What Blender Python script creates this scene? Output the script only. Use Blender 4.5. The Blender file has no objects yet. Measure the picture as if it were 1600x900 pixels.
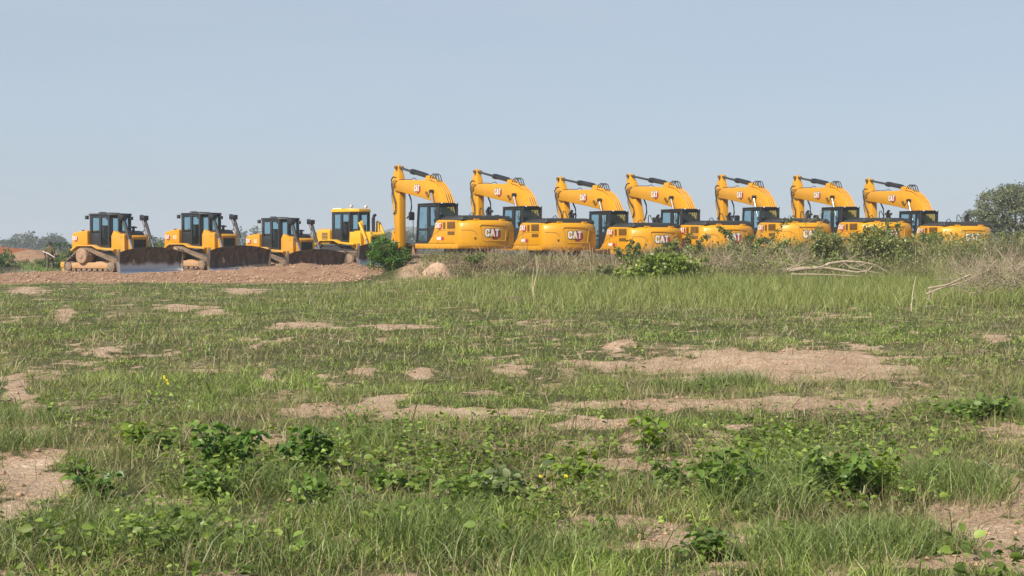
import bpy, bmesh, math, random
import numpy as np
from mathutils import Vector, Matrix

random.seed(7)
rng = np.random.default_rng(11)
R = math.radians
sc = bpy.context.scene
COL = sc.collection

# ------------------------------------------------------------------ camera, sky, sun, exposure
F = 2133.0            # focal length in photo pixels (1600 wide)
EYE = 1.5
HOR = 384.0           # row of the horizon in the photo
cam_d = bpy.data.cameras.new('camera'); cam = bpy.data.objects.new('camera', cam_d); COL.objects.link(cam)
cam_d.sensor_width = 36.0; cam_d.lens = 36.0 * F / 1600.0
cam_d.clip_start = 0.1; cam_d.clip_end = 6000
cam.location = (0, 0, EYE)
cam.rotation_euler = (R(90) - math.atan((450 - HOR) / F), 0, 0)
sc.camera = cam

SUN_AZ = R(-143)       # where the sun stands, clockwise from +Y: behind the camera, to the left
SUN_EL = R(43)
world = bpy.data.worlds.new('World'); sc.world = world; world.use_nodes = True
wn = world.node_tree.nodes; wl = world.node_tree.links
bg = wn['Background']
sky = wn.new('ShaderNodeTexSky'); sky.sky_type = 'NISHITA'; sky.sun_disc = False
sky.sun_elevation = SUN_EL; sky.sun_rotation = SUN_AZ
sky.air_density = 0.9; sky.dust_density = 2.6; sky.ozone_density = 2.0; sky.altitude = 900
bg.inputs[1].default_value = 0.072
veil = wn.new('ShaderNodeMix'); veil.data_type = 'RGBA'; veil.inputs[0].default_value = 0.62   # thin high haze over the whole sky
veil.inputs[7].default_value = (5.0, 5.85, 6.8, 1)
wtc = wn.new('ShaderNodeTexCoord'); wsp = wn.new('ShaderNodeSeparateXYZ'); wmr = wn.new('ShaderNodeMapRange')   # the haze thins towards the zenith
wmr.inputs[1].default_value = 0.2; wmr.inputs[2].default_value = 0.75; wmr.inputs[3].default_value = 0.74; wmr.inputs[4].default_value = 0.12
wl.new(wtc.outputs['Generated'], wsp.inputs[0]); wl.new(wsp.outputs['Z'], wmr.inputs[0]); wmp = wn.new('ShaderNodeMapping'); wmp.inputs['Scale'].default_value = (2.2, 2.2, 14.0); wnz = wn.new('ShaderNodeTexNoise'); wnz.inputs['Scale'].default_value = 1.6; wnz.inputs['Detail'].default_value = 5
wma = wn.new('ShaderNodeMath'); wma.operation = 'MULTIPLY_ADD'; wma.inputs[1].default_value = 0.32; wma2 = wn.new('ShaderNodeMath'); wma2.operation = 'SUBTRACT'; wma2.inputs[1].default_value = 0.16
wl.new(wtc.outputs['Generated'], wmp.inputs[0]); wl.new(wmp.outputs[0], wnz.inputs['Vector']); wl.new(wnz.outputs['Fac'], wma.inputs[0]); wl.new(wmr.outputs[0], wma.inputs[2])
wl.new(wma.outputs[0], wma2.inputs[0]); wl.new(wma2.outputs[0], veil.inputs[0])
wl.new(sky.outputs[0], veil.inputs[6]); wl.new(veil.outputs[2], bg.inputs[0])

sun_d = bpy.data.lights.new('sun', 'SUN'); sun = bpy.data.objects.new('sun', sun_d); COL.objects.link(sun)
sun_d.energy = 4.8; sun_d.angle = R(0.5); sun_d.color = (1.0, 0.91, 0.78)
to_sun = Vector((math.sin(SUN_AZ) * math.cos(SUN_EL), math.cos(SUN_AZ) * math.cos(SUN_EL), math.sin(SUN_EL)))
sun.rotation_euler = to_sun.to_track_quat('Z', 'Y').to_euler()
sun.location = to_sun * 50

sc.view_settings.view_transform = 'Standard'; sc.view_settings.look = 'None'
sc.view_settings.exposure = 0.58; sc.view_settings.gamma = 1.0
sc.cycles.volume_bounces = 0
sc.cycles.max_bounces = 6; sc.cycles.transparent_max_bounces = 12

# ------------------------------------------------------------------ small tools
def gx(u, d):
    """world x of photo column u at distance d"""
    return (u - 800.0) / F * d
def gd(v, z=0.0):
    """distance of ground of height z seen on photo row v"""
    return (EYE - z) * F / (v - HOR)

_lat = {}
def vnoise(x, y, scale, seed=0):
    if seed not in _lat: _lat[seed] = np.random.default_rng(1000 + seed).random((256, 256))
    L = _lat[seed]
    X = np.asarray(x, float) / scale + 500.3; Y = np.asarray(y, float) / scale + 700.7
    xi = np.floor(X).astype(int); yi = np.floor(Y).astype(int)
    fx = X - xi; fy = Y - yi
    fx = fx * fx * (3 - 2 * fx); fy = fy * fy * (3 - 2 * fy)
    a = L[xi % 256, yi % 256]; b = L[(xi + 1) % 256, yi % 256]
    c = L[xi % 256, (yi + 1) % 256]; d = L[(xi + 1) % 256, (yi + 1) % 256]
    return (a * (1 - fx) + b * fx) * (1 - fy) + (c * (1 - fx) + d * fx) * fy
def fbm(x, y, scale, seed=0, octv=3):
    s = 0; a = 1; t = 0
    for k in range(octv):
        s = s + a * vnoise(x, y, scale / (2 ** k), seed + 17 * k); t += a; a *= 0.5
    return s / t
def sstep(a, b, x):
    t = np.clip((np.asarray(x, float) - a) / (b - a), 0, 1)
    return t * t * (3 - 2 * t)

def tag(o, label=None, cat=None, group=None, kind=None):
    if label: o['label'] = label
    if cat: o['category'] = cat
    if group: o['group'] = group
    if kind: o['kind'] = kind
    return o
def empty(name, loc, rz=0.0):
    o = bpy.data.objects.new(name, None); COL.objects.link(o)
    o.location = loc; o.rotation_euler = (0, 0, rz); o.empty_display_size = 0.3
    return o
def copy_tree(o, parent=None):
    c = o.copy(); COL.objects.link(c)
    if parent is not None: c.parent = parent
    for ch in o.children: copy_tree(ch, c)
    return c

class MB:
    def __init__(s): s.v = []; s.f = []
    def add(s, vs, fs):
        n = len(s.v); s.v += [tuple(p) for p in vs]; s.f += [tuple(i + n for i in f) for f in fs]; return s
    def box(s, x0, x1, y0, y1, z0, z1, M=None):
        vs = [Vector((x, y, z)) for x in (x0, x1) for y in (y0, y1) for z in (z0, z1)]
        if M is not None: vs = [M @ v for v in vs]
        return s.add(vs, [(0,1,3,2),(4,6,7,5),(0,4,5,1),(2,3,7,6),(0,2,6,4),(1,5,7,3)])
    def prism_y(s, poly, y0, y1):
        """outline in x,z swept from y0 to y1"""
        n = len(poly)
        vs = [(x, y0, z) for x, z in poly] + [(x, y1, z) for x, z in poly]
        fs = [tuple(range(n)), tuple(range(2*n-1, n-1, -1))] + [(i, i+n, (i+1)%n+n, (i+1)%n) for i in range(n)]
        return s.add(vs, fs)
    def prism_z(s, poly, z0, z1, shrink_top=1.0):
        n = len(poly)
        cx = sum(p[0] for p in poly)/n; cy = sum(p[1] for p in poly)/n
        vs = [(x, y, z0) for x, y in poly] + [(cx+(x-cx)*shrink_top, cy+(y-cy)*shrink_top, z1) for x, y in poly]
        fs = [tuple(range(n-1,-1,-1)), tuple(range(n, 2*n))] + [(i, (i+1)%n, (i+1)%n+n, i+n) for i in range(n)]
        return s.add(vs, fs)
    def prism_x(s, poly, x0, x1):
        """outline in y,z swept from x0 to x1"""
        n = len(poly)
        vs = [(x0, y, z) for y, z in poly] + [(x1, y, z) for y, z in poly]
        fs = [tuple(range(n)), tuple(range(2*n-1, n-1, -1))] + [(i, i+n, (i+1)%n+n, (i+1)%n) for i in range(n)]
        return s.add(vs, fs)
    def tube(s, pts, r, n=8, r1=None, cap=True):
        pts = [Vector(p) for p in pts]; m = len(pts)
        rings = []; up = Vector((0.13, 0.31, 0.94)).normalized()
        for i, p in enumerate(pts):
            t = (pts[min(i+1, m-1)] - pts[max(i-1, 0)]).normalized()
            a = t.cross(up)
            if a.length < 0.05: a = t.cross(Vector((1, 0, 0)))
            a.normalize(); b = t.cross(a)
            rr = r if r1 is None else r + (r1 - r) * i / (m - 1)
            if isinstance(r, (list, tuple)): rr = r[i]
            rings.append([p + a*math.cos(2*math.pi*k/n)*rr + b*math.sin(2*math.pi*k/n)*rr for k in range(n)])
        vs = [q for ring in rings for q in ring]; fs = []
        for i in range(m-1):
            for k in range(n):
                fs.append((i*n+k, i*n+(k+1)%n, (i+1)*n+(k+1)%n, (i+1)*n+k))
        if cap: fs += [tuple(range(n-1,-1,-1)), tuple(range((m-1)*n, m*n))]
        return s.add(vs, fs)
    def cyl(s, p0, p1, r, n=16, r1=None): return s.tube([p0, p1], r, n, r1)
    def lathe_y(s, cx, cz, prof, n=24):
        """rings about a y-parallel axis; prof = [(y, r), ...]"""
        vs = []; fs = []; m = len(prof)
        for y, r in prof:
            for k in range(n):
                a = 2*math.pi*k/n; vs.append((cx + r*math.cos(a), y, cz + r*math.sin(a)))
        for i in range(m-1):
            for k in range(n): fs.append((i*n+k, i*n+(k+1)%n, (i+1)*n+(k+1)%n, (i+1)*n+k))
        fs += [tuple(range(n-1,-1,-1)), tuple(range((m-1)*n, m*n))]
        return s.add(vs, fs)
    def each(s, name, mat, parent=None, bevel=0.0, gap=0.03, **k):
        """one object per separate piece"""
        n = len(s.v); par = list(range(n))
        def fd(i):
            while par[i] != i: par[i] = par[par[i]]; i = par[i]
            return i
        for f in s.f:
            for i in f[1:]: par[fd(i)] = fd(f[0])
        gr = {}
        for i in range(n): gr.setdefault(fd(i), []).append(i)
        sets = [set(g) for g in gr.values()]
        def bb(g): a = np.array([s.v[i] for i in g]); return a.min(0) - gap/2, a.max(0) + gap/2
        ch = True
        while ch:
            ch = False
            for i in range(len(sets)):
                for j in range(i+1, len(sets)):
                    a, b = bb(sets[i]), bb(sets[j])
                    if (a[0] <= b[1]).all() and (b[0] <= a[1]).all():
                        sets[i] |= sets[j]; sets.pop(j); ch = True; break
                if ch: break
        out = []
        for g in sets:
            m = {}; w = MB()
            for i in sorted(g): m[i] = len(w.v); w.v.append(s.v[i])
            w.f = [tuple(m[i] for i in f) for f in s.f if f[0] in g]
            out.append(w.build(name, mat, parent, bevel, **k))
        return out
    def build(s, name, mat, parent=None, bevel=0.0, seg=2, loc=None, smooth=35):
        me = bpy.data.meshes.new(name)
        bm = bmesh.new()
        bv = [bm.verts.new(p) for p in s.v]
        for f in s.f:
            try: bm.faces.new([bv[i] for i in f])
            except ValueError: pass
        bmesh.ops.recalc_face_normals(bm, faces=bm.faces)
        if bevel > 0:
            ed = [e for e in bm.edges if len(e.link_faces) == 2 and e.calc_face_angle(0) > R(28)]
            bmesh.ops.bevel(bm, geom=ed, offset=bevel, segments=seg, affect='EDGES', profile=0.5, clamp_overlap=True)
        bm.to_mesh(me); bm.free()
        for p in me.polygons: p.use_smooth = True
        me.set_sharp_from_angle(angle=R(smooth))
        me.materials.append(mat)
        o = bpy.data.objects.new(name, me); COL.objects.link(o)
        if parent is not None: o.parent = parent
        if loc is not None: o.location = loc
        return o

def np_mesh(name, V, loops, sizes, mat, cols=None, smooth=False, parent=None):
    """big meshes straight from arrays"""
    me = bpy.data.meshes.new(name)
    V = np.asarray(V, np.float32); loops = np.asarray(loops, np.int32).ravel(); sizes = np.asarray(sizes, np.int32)
    me.vertices.add(len(V)); me.vertices.foreach_set('co', V.ravel())
    me.loops.add(len(loops)); me.loops.foreach_set('vertex_index', loops)
    me.polygons.add(len(sizes))
    st = np.zeros(len(sizes), np.int32); st[1:] = np.cumsum(sizes)[:-1]
    me.polygons.foreach_set('loop_start', st)
    if smooth: me.polygons.foreach_set('use_smooth', np.ones(len(sizes), bool))
    me.update(calc_edges=True)
    if cols is not None:
        for nm, arr in cols.items():
            arr = np.asarray(arr, np.float32)
            if arr.ndim == 1:
                at = me.attributes.new(nm, 'FLOAT', 'POINT'); at.data.foreach_set('value', arr)
            else:
                at = me.attributes.new(nm, 'FLOAT_COLOR', 'POINT')
                a4 = np.ones((len(arr), 4), np.float32); a4[:, :3] = arr; at.data.foreach_set('color', a4.ravel())
    me.materials.append(mat)
    o = bpy.data.objects.new(name, me); COL.objects.link(o)
    if parent is not None: o.parent = parent
    return o

# ------------------------------------------------------------------ materials
def mk(name, col, rough=0.5, metal=0.0, var=0.12, scale=2.5, bump=0.0, bscale=30.0, dust=0.0, dustcol=(0.36, 0.25, 0.16),
       dscale=1.6, coat=0.0, spec=0.5):
    m = bpy.data.materials.new(name); m.use_nodes = True
    N = m.node_tree.nodes; L = m.node_tree.links
    P = N['Principled BSDF']; P.inputs['Roughness'].default_value = rough; P.inputs['Metallic'].default_value = metal
    P.inputs['Specular IOR Level'].default_value = spec
    if coat: P.inputs['Coat Weight'].default_value = coat; P.inputs['Coat Roughness'].default_value = 0.12
    tc = N.new('ShaderNodeTexCoord')
    n1 = N.new('ShaderNodeTexNoise'); n1.inputs['Scale'].default_value = scale; n1.inputs['Detail'].default_value = 6
    L.new(tc.outputs['Object'], n1.inputs['Vector'])
    rmp = N.new('ShaderNodeMapRange'); rmp.inputs[1].default_value = 0.3; rmp.inputs[2].default_value = 0.7
    rmp.inputs[3].default_value = 1 - var; rmp.inputs[4].default_value = 1 + var
    L.new(n1.outputs['Fac'], rmp.inputs[0])
    mul = N.new('ShaderNodeMix'); mul.data_type = 'RGBA'; mul.blend_type = 'MULTIPLY'; mul.inputs[0].default_value = 1
    mul.inputs[6].default_value = (*col, 1); L.new(rmp.outputs[0], mul.inputs[7])
    out = mul.outputs[2]
    if dust > 0:
        n2 = N.new('ShaderNodeTexNoise'); n2.inputs['Scale'].default_value = dscale; n2.inputs['Detail'].default_value = 9
        n2.inputs['Roughness'].default_value = 0.7
        n2.noise_dimensions = '4D'; oi = N.new('ShaderNodeObjectInfo'); ow = N.new('ShaderNodeMath'); ow.operation = 'MULTIPLY'; ow.inputs[1].default_value = 40
        L.new(oi.outputs['Random'], ow.inputs[0]); L.new(ow.outputs[0], n2.inputs['W'])   # every machine soiled in its own way
        L.new(tc.outputs['Object'], n2.inputs['Vector'])
        r2 = N.new('ShaderNodeMapRange'); r2.inputs[1].default_value = 0.62 - 0.4*dust; r2.inputs[2].default_value = 0.9 - 0.4*dust
        L.new(n2.outputs['Fac'], r2.inputs[0])
        mx = N.new('ShaderNodeMix'); mx.data_type = 'RGBA'
        L.new(r2.outputs[0], mx.inputs[0]); L.new(out, mx.inputs[6]); mx.inputs[7].default_value = (*dustcol, 1)
        out = mx.outputs[2]
        ra = N.new('ShaderNodeMapRange'); ra.inputs[3].default_value = rough; ra.inputs[4].default_value = 0.85
        L.new(r2.outputs[0], ra.inputs[0]); L.new(ra.outputs[0], P.inputs['Roughness'])
        if metal > 0:
            rm = N.new('ShaderNodeMapRange'); rm.inputs[3].default_value = metal; rm.inputs[4].default_value = 0.0
            L.new(r2.outputs[0], rm.inputs[0]); L.new(rm.outputs[0], P.inputs['Metallic'])
    L.new(out, P.inputs['Base Color'])
    if bump > 0:
        n3 = N.new('ShaderNodeTexNoise'); n3.inputs['Scale'].default_value = bscale; n3.inputs['Detail'].default_value = 5
        L.new(tc.outputs['Object'], n3.inputs['Vector'])
        b = N.new('ShaderNodeBump'); b.inputs['Strength'].default_value = bump; b.inputs['Distance'].default_value = 0.05
        L.new(n3.outputs['Fac'], b.inputs['Height']); L.new(b.outputs[0], P.inputs['Normal'])
    return m

def leafmat(name, trans=0.35, rough=0.55, gain=1.0):
    m = bpy.data.materials.new(name); m.use_nodes = True
    N = m.node_tree.nodes; L = m.node_tree.links
    P = N['Principled BSDF']; P.inputs['Roughness'].default_value = rough; P.inputs['Specular IOR Level'].default_value = 0.45
    at = N.new('ShaderNodeAttribute'); at.attribute_name = 'tint'
    L.new(at.outputs['Color'], P.inputs['Base Color'])
    T = N.new('ShaderNodeBsdfTranslucent')
    hs = N.new('ShaderNodeHueSaturation'); hs.inputs['Saturation'].default_value = 1.15; hs.inputs['Value'].default_value = 1.3
    L.new(at.outputs['Color'], hs.inputs['Color']); L.new(hs.outputs[0], T.inputs['Color'])
    mx = N.new('ShaderNodeMixShader'); mx.inputs[0].default_value = trans
    L.new(P.outputs[0], mx.inputs[1]); L.new(T.outputs[0], mx.inputs[2])
    L.new(mx.outputs[0], N['Material Output'].inputs['Surface'])
    return m

def glassmat(name, tint=(0.60, 0.78, 0.84)):
    m = bpy.data.materials.new(name); m.use_nodes = True
    N = m.node_tree.nodes; L = m.node_tree.links
    N.remove(N['Principled BSDF'])
    T = N.new('ShaderNodeBsdfTransparent'); T.inputs[0].default_value = (*tint, 1)
    G = N.new('ShaderNodeBsdfGlossy'); G.inputs['Roughness'].default_value = 0.03
    D = N.new('ShaderNodeBsdfDiffuse'); D.inputs[0].default_value = (0.45, 0.42, 0.36, 1)
    fr = N.new('ShaderNodeFresnel'); fr.inputs[0].default_value = 1.33
    a = N.new('ShaderNodeMixShader'); b = N.new('ShaderNodeMixShader')
    a.inputs[0].default_value = 0.02
    L.new(T.outputs[0], a.inputs[1]); L.new(D.outputs[0], a.inputs[2])
    ge = N.new('ShaderNodeNewGeometry'); io = N.new('ShaderNodeMapRange'); io.inputs[3].default_value = 1.33; io.inputs[4].default_value = 1/1.33   # same sheen from both sides of a thin pane
    L.new(ge.outputs['Backfacing'], io.inputs[0]); L.new(io.outputs[0], fr.inputs[0])
    L.new(fr.outputs[0], b.inputs[0]); L.new(a.outputs[0], b.inputs[1]); L.new(G.outputs[0], b.inputs[2])
    L.new(b.outputs[0], N['Material Output'].inputs['Surface'])
    return m

M = {}
M['yellow'] = mk('machine_yellow_paint', (0.56, 0.268, 0.006), 0.38, 0, 0.05, 1.2, dust=0.10, dustcol=(0.46, 0.27, 0.07), dscale=1.1)
M['yellow_dusty'] = mk('dusty_yellow_paint', (0.55, 0.26, 0.008), 0.45, 0, 0.07, 1.3, dust=0.28, dustcol=(0.42, 0.26, 0.10), dscale=1.6)
M['yellow_worn'] = mk('worn_yellow_paint', (0.57, 0.28, 0.02), 0.5, 0, 0.08, 1.5, dust=0.42, dustcol=(0.42, 0.27, 0.12), dscale=1.8)
M['lemon'] = mk('lemon_yellow_paint', (0.62, 0.34, 0.010), 0.42, 0, 0.06, 1.5, dust=0.25, dustcol=(0.5, 0.33, 0.12), dscale=1.6)
M['black'] = mk('black_paint', (0.018, 0.019, 0.021), 0.45, 0, 0.2, 2, dust=0.12, dustcol=(0.10, 0.08, 0.06))
M['grey'] = mk('dark_grey_paint', (0.035, 0.036, 0.038), 0.5, 0, 0.2, 2, dust=0.2, dustcol=(0.14, 0.11, 0.08))
M['rubber'] = mk('black_rubber', (0.02, 0.02, 0.02), 0.6)
M['glass'] = glassmat('cab_glass')
M['chrome'] = mk('chrome_rod', (0.75, 0.75, 0.76), 0.12, 1.0, 0.05)
M['steel'] = mk('muddy_track_steel', (0.16, 0.125, 0.095), 0.7, 0.2, 0.3, 4, 0.5, 25, dust=0.55, dustcol=(0.33, 0.22, 0.14))
M['mudyellow'] = mk('mud_caked_yellow', (0.42, 0.20, 0.03), 0.65, 0, 0.15, 3, 0.4, 20, dust=0.8, dustcol=(0.40, 0.26, 0.16), dscale=2.2)
M['mud'] = mk('dried_mud', (0.32, 0.21, 0.135), 0.9, 0, 0.2, 5, 0.6, 18)
M['rust'] = mk('rusty_bucket_steel', (0.20, 0.10, 0.045), 0.75, 0.1, 0.35, 4, 0.3, 30, dust=0.45, dustcol=(0.34, 0.22, 0.14))
M['white'] = mk('white_decal', (0.68, 0.67, 0.64), 0.5, 0, 0.04)
M['red'] = mk('red_decal', (0.42, 0.022, 0.04), 0.5, 0, 0.05)
M['dark'] = mk('dark_decal', (0.02, 0.017, 0.016), 0.5, 0, 0.05)
M['vent'] = mk('vent_brown', (0.17, 0.085, 0.014), 0.6, 0, 0.15)
M['orange'] = mk('amber_lens', (0.7, 0.2, 0.02), 0.3)
M['lamp'] = mk('lamp_glass', (0.6, 0.6, 0.58), 0.15)
M['seat'] = mk('seat_fabric', (0.03, 0.03, 0.033), 0.9)
M['leaf'] = leafmat('leaf_green', 0.35, 0.45)
M['grass'] = leafmat('grass_blades', 0.3, 0.48)
M['dryleaf'] = leafmat('dry_stalks', 0.12, 0.8)
M['farleaf'] = leafmat('far_foliage', 0.1, 0.8)
M['bark'] = mk('grey_bark', (0.20, 0.155, 0.12), 0.9, 0, 0.25, 6, 0.5, 40)
M['deadwood'] = mk('dead_wood', (0.33, 0.27, 0.19), 0.9, 0, 0.25, 5, 0.4, 40)
M['palewood'] = mk('pale_twig', (0.50, 0.42, 0.30), 0.85, 0, 0.15, 6)

# blade of a dozer: mud-dark plate that is polished to bare steel near the cutting edge
def blademat():
    m = bpy.data.materials.new('blade_steel'); m.use_nodes = True
    N = m.node_tree.nodes; L = m.node_tree.links; P = N['Principled BSDF']
    tc = N.new('ShaderNodeTexCoord'); sp = N.new('ShaderNodeSeparateXYZ'); L.new(tc.outputs['Object'], sp.inputs[0])
    n = N.new('ShaderNodeTexNoise'); n.inputs['Scale'].default_value = 2.2; n.inputs['Detail'].default_value = 8
    mp = N.new('ShaderNodeMapping'); mp.inputs['Scale'].default_value = (1, 1, 0.35)
    L.new(tc.outputs['Object'], mp.inputs[0]); L.new(mp.outputs[0], n.inputs['Vector'])
    ma = N.new('ShaderNodeMath'); ma.operation = 'MULTIPLY_ADD'; ma.inputs[1].default_value = 0.55
    L.new(n.outputs['Fac'], ma.inputs[0]); L.new(sp.outputs['Z'], ma.inputs[2])
    mr = N.new('ShaderNodeMapRange'); mr.inputs[1].default_value = 0.70; mr.inputs[2].default_value = 0.90
    oi = N.new('ShaderNodeAttribute'); oi.attribute_type = 'OBJECT'; oi.attribute_name = 'mud_height'; m3 = N.new('ShaderNodeMath'); m3.operation = 'MULTIPLY_ADD'; m3.inputs[1].default_value = 1.0
    L.new(oi.outputs['Fac'], m3.inputs[0]); L.new(ma.outputs[0], m3.inputs[2]); L.new(m3.outputs[0], mr.inputs[0])
    n2 = N.new('ShaderNodeTexNoise'); n2.inputs['Scale'].default_value = 5; n2.inputs['Detail'].default_value = 9
    L.new(mp.outputs[0], n2.inputs['Vector'])
    cr = N.new('ShaderNodeValToRGB'); cr.color_ramp.elements[0].position = 0.35; cr.color_ramp.elements[1].position = 0.72
    cr.color_ramp.elements[0].color = (0.042, 0.034, 0.029, 1); cr.color_ramp.elements[1].color = (0.17, 0.125, 0.092, 1)
    L.new(n2.outputs['Fac'], cr.inputs[0])
    mx = N.new('ShaderNodeMix'); mx.data_type = 'RGBA'; L.new(mr.outputs[0], mx.inputs[0])
    mx.inputs[6].default_value = (0.50, 0.49, 0.48, 1); L.new(cr.outputs[0], mx.inputs[7]); L.new(mx.outputs[2], P.inputs['Base Color'])
    inv = N.new('ShaderNodeMapRange'); inv.inputs[3].default_value = 0.9; inv.inputs[4].default_value = 0.15
    L.new(mr.outputs[0], inv.inputs[0]); L.new(inv.outputs[0], P.inputs['Metallic'])
    rr = N.new('ShaderNodeMapRange'); rr.inputs[3].default_value = 0.42; rr.inputs[4].default_value = 0.75
    L.new(mr.outputs[0], rr.inputs[0]); L.new(rr.outputs[0], P.inputs['Roughness'])
    return m
M['blade'] = blademat()

# ------------------------------------------------------------------ where the machines stand
EXC = [  # column of cab front edge, pixels per metre, row of cab roof, angle to the line of sight, boom turn, stick turn, boom reach
    (650, 36.0, 318.0, 31.0, 0.0, 2.0, 1.0),
    (783, 34.8, 323.0, 31.0, 0.4, 3.0, 1.15),
    (918, 34.3, 330.0, 32.5, -0.6, 14.0, 1.13),
    (1030, 34.0, 327.0, 33.0, 0.6, 22.0, 1.14),
    (1158, 33.0, 324.0, 29.5, -0.9, 4.0, 1.11),
    (1282, 32.6, 323.6, 32.0, -1.2, 6.0, 1.09),
    (1404, 32.4, 329.5, 34.0, -0.7, 8.0, 1.13)]
CABTOP = 2.98
exc_pos = []
for (u, s, v, th, bt, stt, rch) in EXC:
    d = F / s; uc = u + s * (1.3 * math.sin(R(th)) + 1.37 * math.cos(R(th)))
    z = EYE + (HOR - v) / s - CABTOP
    al = math.atan((uc - 800) / F)
    exc_pos.append((gx(uc, d), d, z, al, th))
DOZ = [(165, 29.0, 332, 43, 3.3), (307, 28.2, 331, 43, 3.3), (431, 26.9, 339, 43, 3.3), (541, 26.2, 330, 43, 3.3)]
doz_pos = []
for (u, s, v, ph, h) in DOZ:
    d = F / s; z = EYE + (HOR - v) / s - h
    doz_pos.append((gx(u, d), d, z, math.atan((u - 800) / F), ph))

# ------------------------------------------------------------------ ground
PATCH = [(1180,575,220,20),(1000,572,110,14),(1250,590,110,10),(1330,565,70,12),(690,648,170,11),(560,640,60,9),(930,662,60,6),
 (1120,640,110,9),(1280,632,160,8),(1430,625,70,5),(1000,636,90,7),(25,610,17,20),(42,640,24,14),(58,690,24,18),(50,755,62,42),(20,790,40,25),
 (1535,822,95,46),(50,668,15,26),(46,638,13,18),(1585,775,60,14),(1490,800,50,12),(1540,892,110,14),(1200,896,70,9),(1400,896,130,8),(930,828,110,12),(1000,855,60,12),
 (1000,722,80,9),(900,693,30,6),(420,690,25,12),(570,580,22,14),(655,580,25,8),(800,577,30,14),(975,537,22,10),(310,578,50,5),(100,490,15,12),
 (290,480,40,5),(380,455,30,4),(420,585,12,8),(160,550,20,6),(480,512,60,5),(620,512,40,6),(40,455,30,6),(1240,563,60,14),(600,625,50,7),(470,645,60,8),
 (1140,556,30,10),(690,775,50,6),(330,487,20,4),(650,512,30,5),(1560,530,25,5),(1330,780,22,6),(540,850,22,6)]
BUMP = [(570,584,0.30,0.20),(415,696,0.22,0.17),(975,545,0.42,0.26),(1235,575,0.6,0.20),(1165,570,0.5,0.20),(800,584,0.45,0.14),(420,590,0.14,0.12),
        (1120,566,0.3,0.2),(1285,560,0.35,0.16),(335,490,0.3,0.15),(155,556,0.3,0.14),(655,584,0.3,0.1),(1300,640,0.5,0.06),(1060,638,0.5,0.08)]
BUMPW = [(gx(u, gd(v)), gd(v), r, h) for (u, v, r, h) in BUMP]
PADS = [(p[0], p[1], p[2]) for p in exc_pos] + [(p[0], p[1], p[2] + 0.13) for p in doz_pos]

def uv_of(x, y):
    yy = np.maximum(y, 1.5)
    return 800 + F * x / yy, HOR + EYE * F / yy
def dirt_mask(x, y):
    x = np.asarray(x, float); y = np.asarray(y, float)
    u, v = uv_of(x, y)
    w1 = (fbm(x, y * 0.6, 0.9, 3, 4) - 0.5); w2 = (fbm(x, y * 0.6, 0.25, 5, 3) - 0.5)
    m = np.full_like(x, -0.24)
    for (pu, pv, hu, hv) in PATCH:
        e = ((u - pu) / hu) ** 2 + ((v - pv) / hv) ** 2
        m = np.maximum(m, 1.25 - np.sqrt(e + 1e-6))
    w3 = (fbm(x, y, 0.09, 7, 2) - 0.5) * (1 - sstep(16, 30, y))
    m = sstep(-0.12, 0.72, m + 0.10 + w1 * 1.2 + w2 * 1.5 + w3 * 0.9)
    strip = sstep(53, 57, y + w1 * 7) * (1 - sstep(84, 92, y + w1 * 6)) * (1 - sstep(-8.5, -5.5, x + w1 * 4))
    # earth showing on the bank under the brush and on the far mounds
    bank = sstep(50.5, 52, y + w1 * 3) * sstep(-5, -3.4, x) * (1 - sstep(76, 84, y))
    thin = 0.35 * sstep(0.60, 0.74, fbm(x, y * 0.7, 1.7, 21, 4)) * (1 - sstep(38, 50, y))
    return np.clip(np.maximum.reduce([m, strip, bank, thin]), 0, 1)
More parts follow.
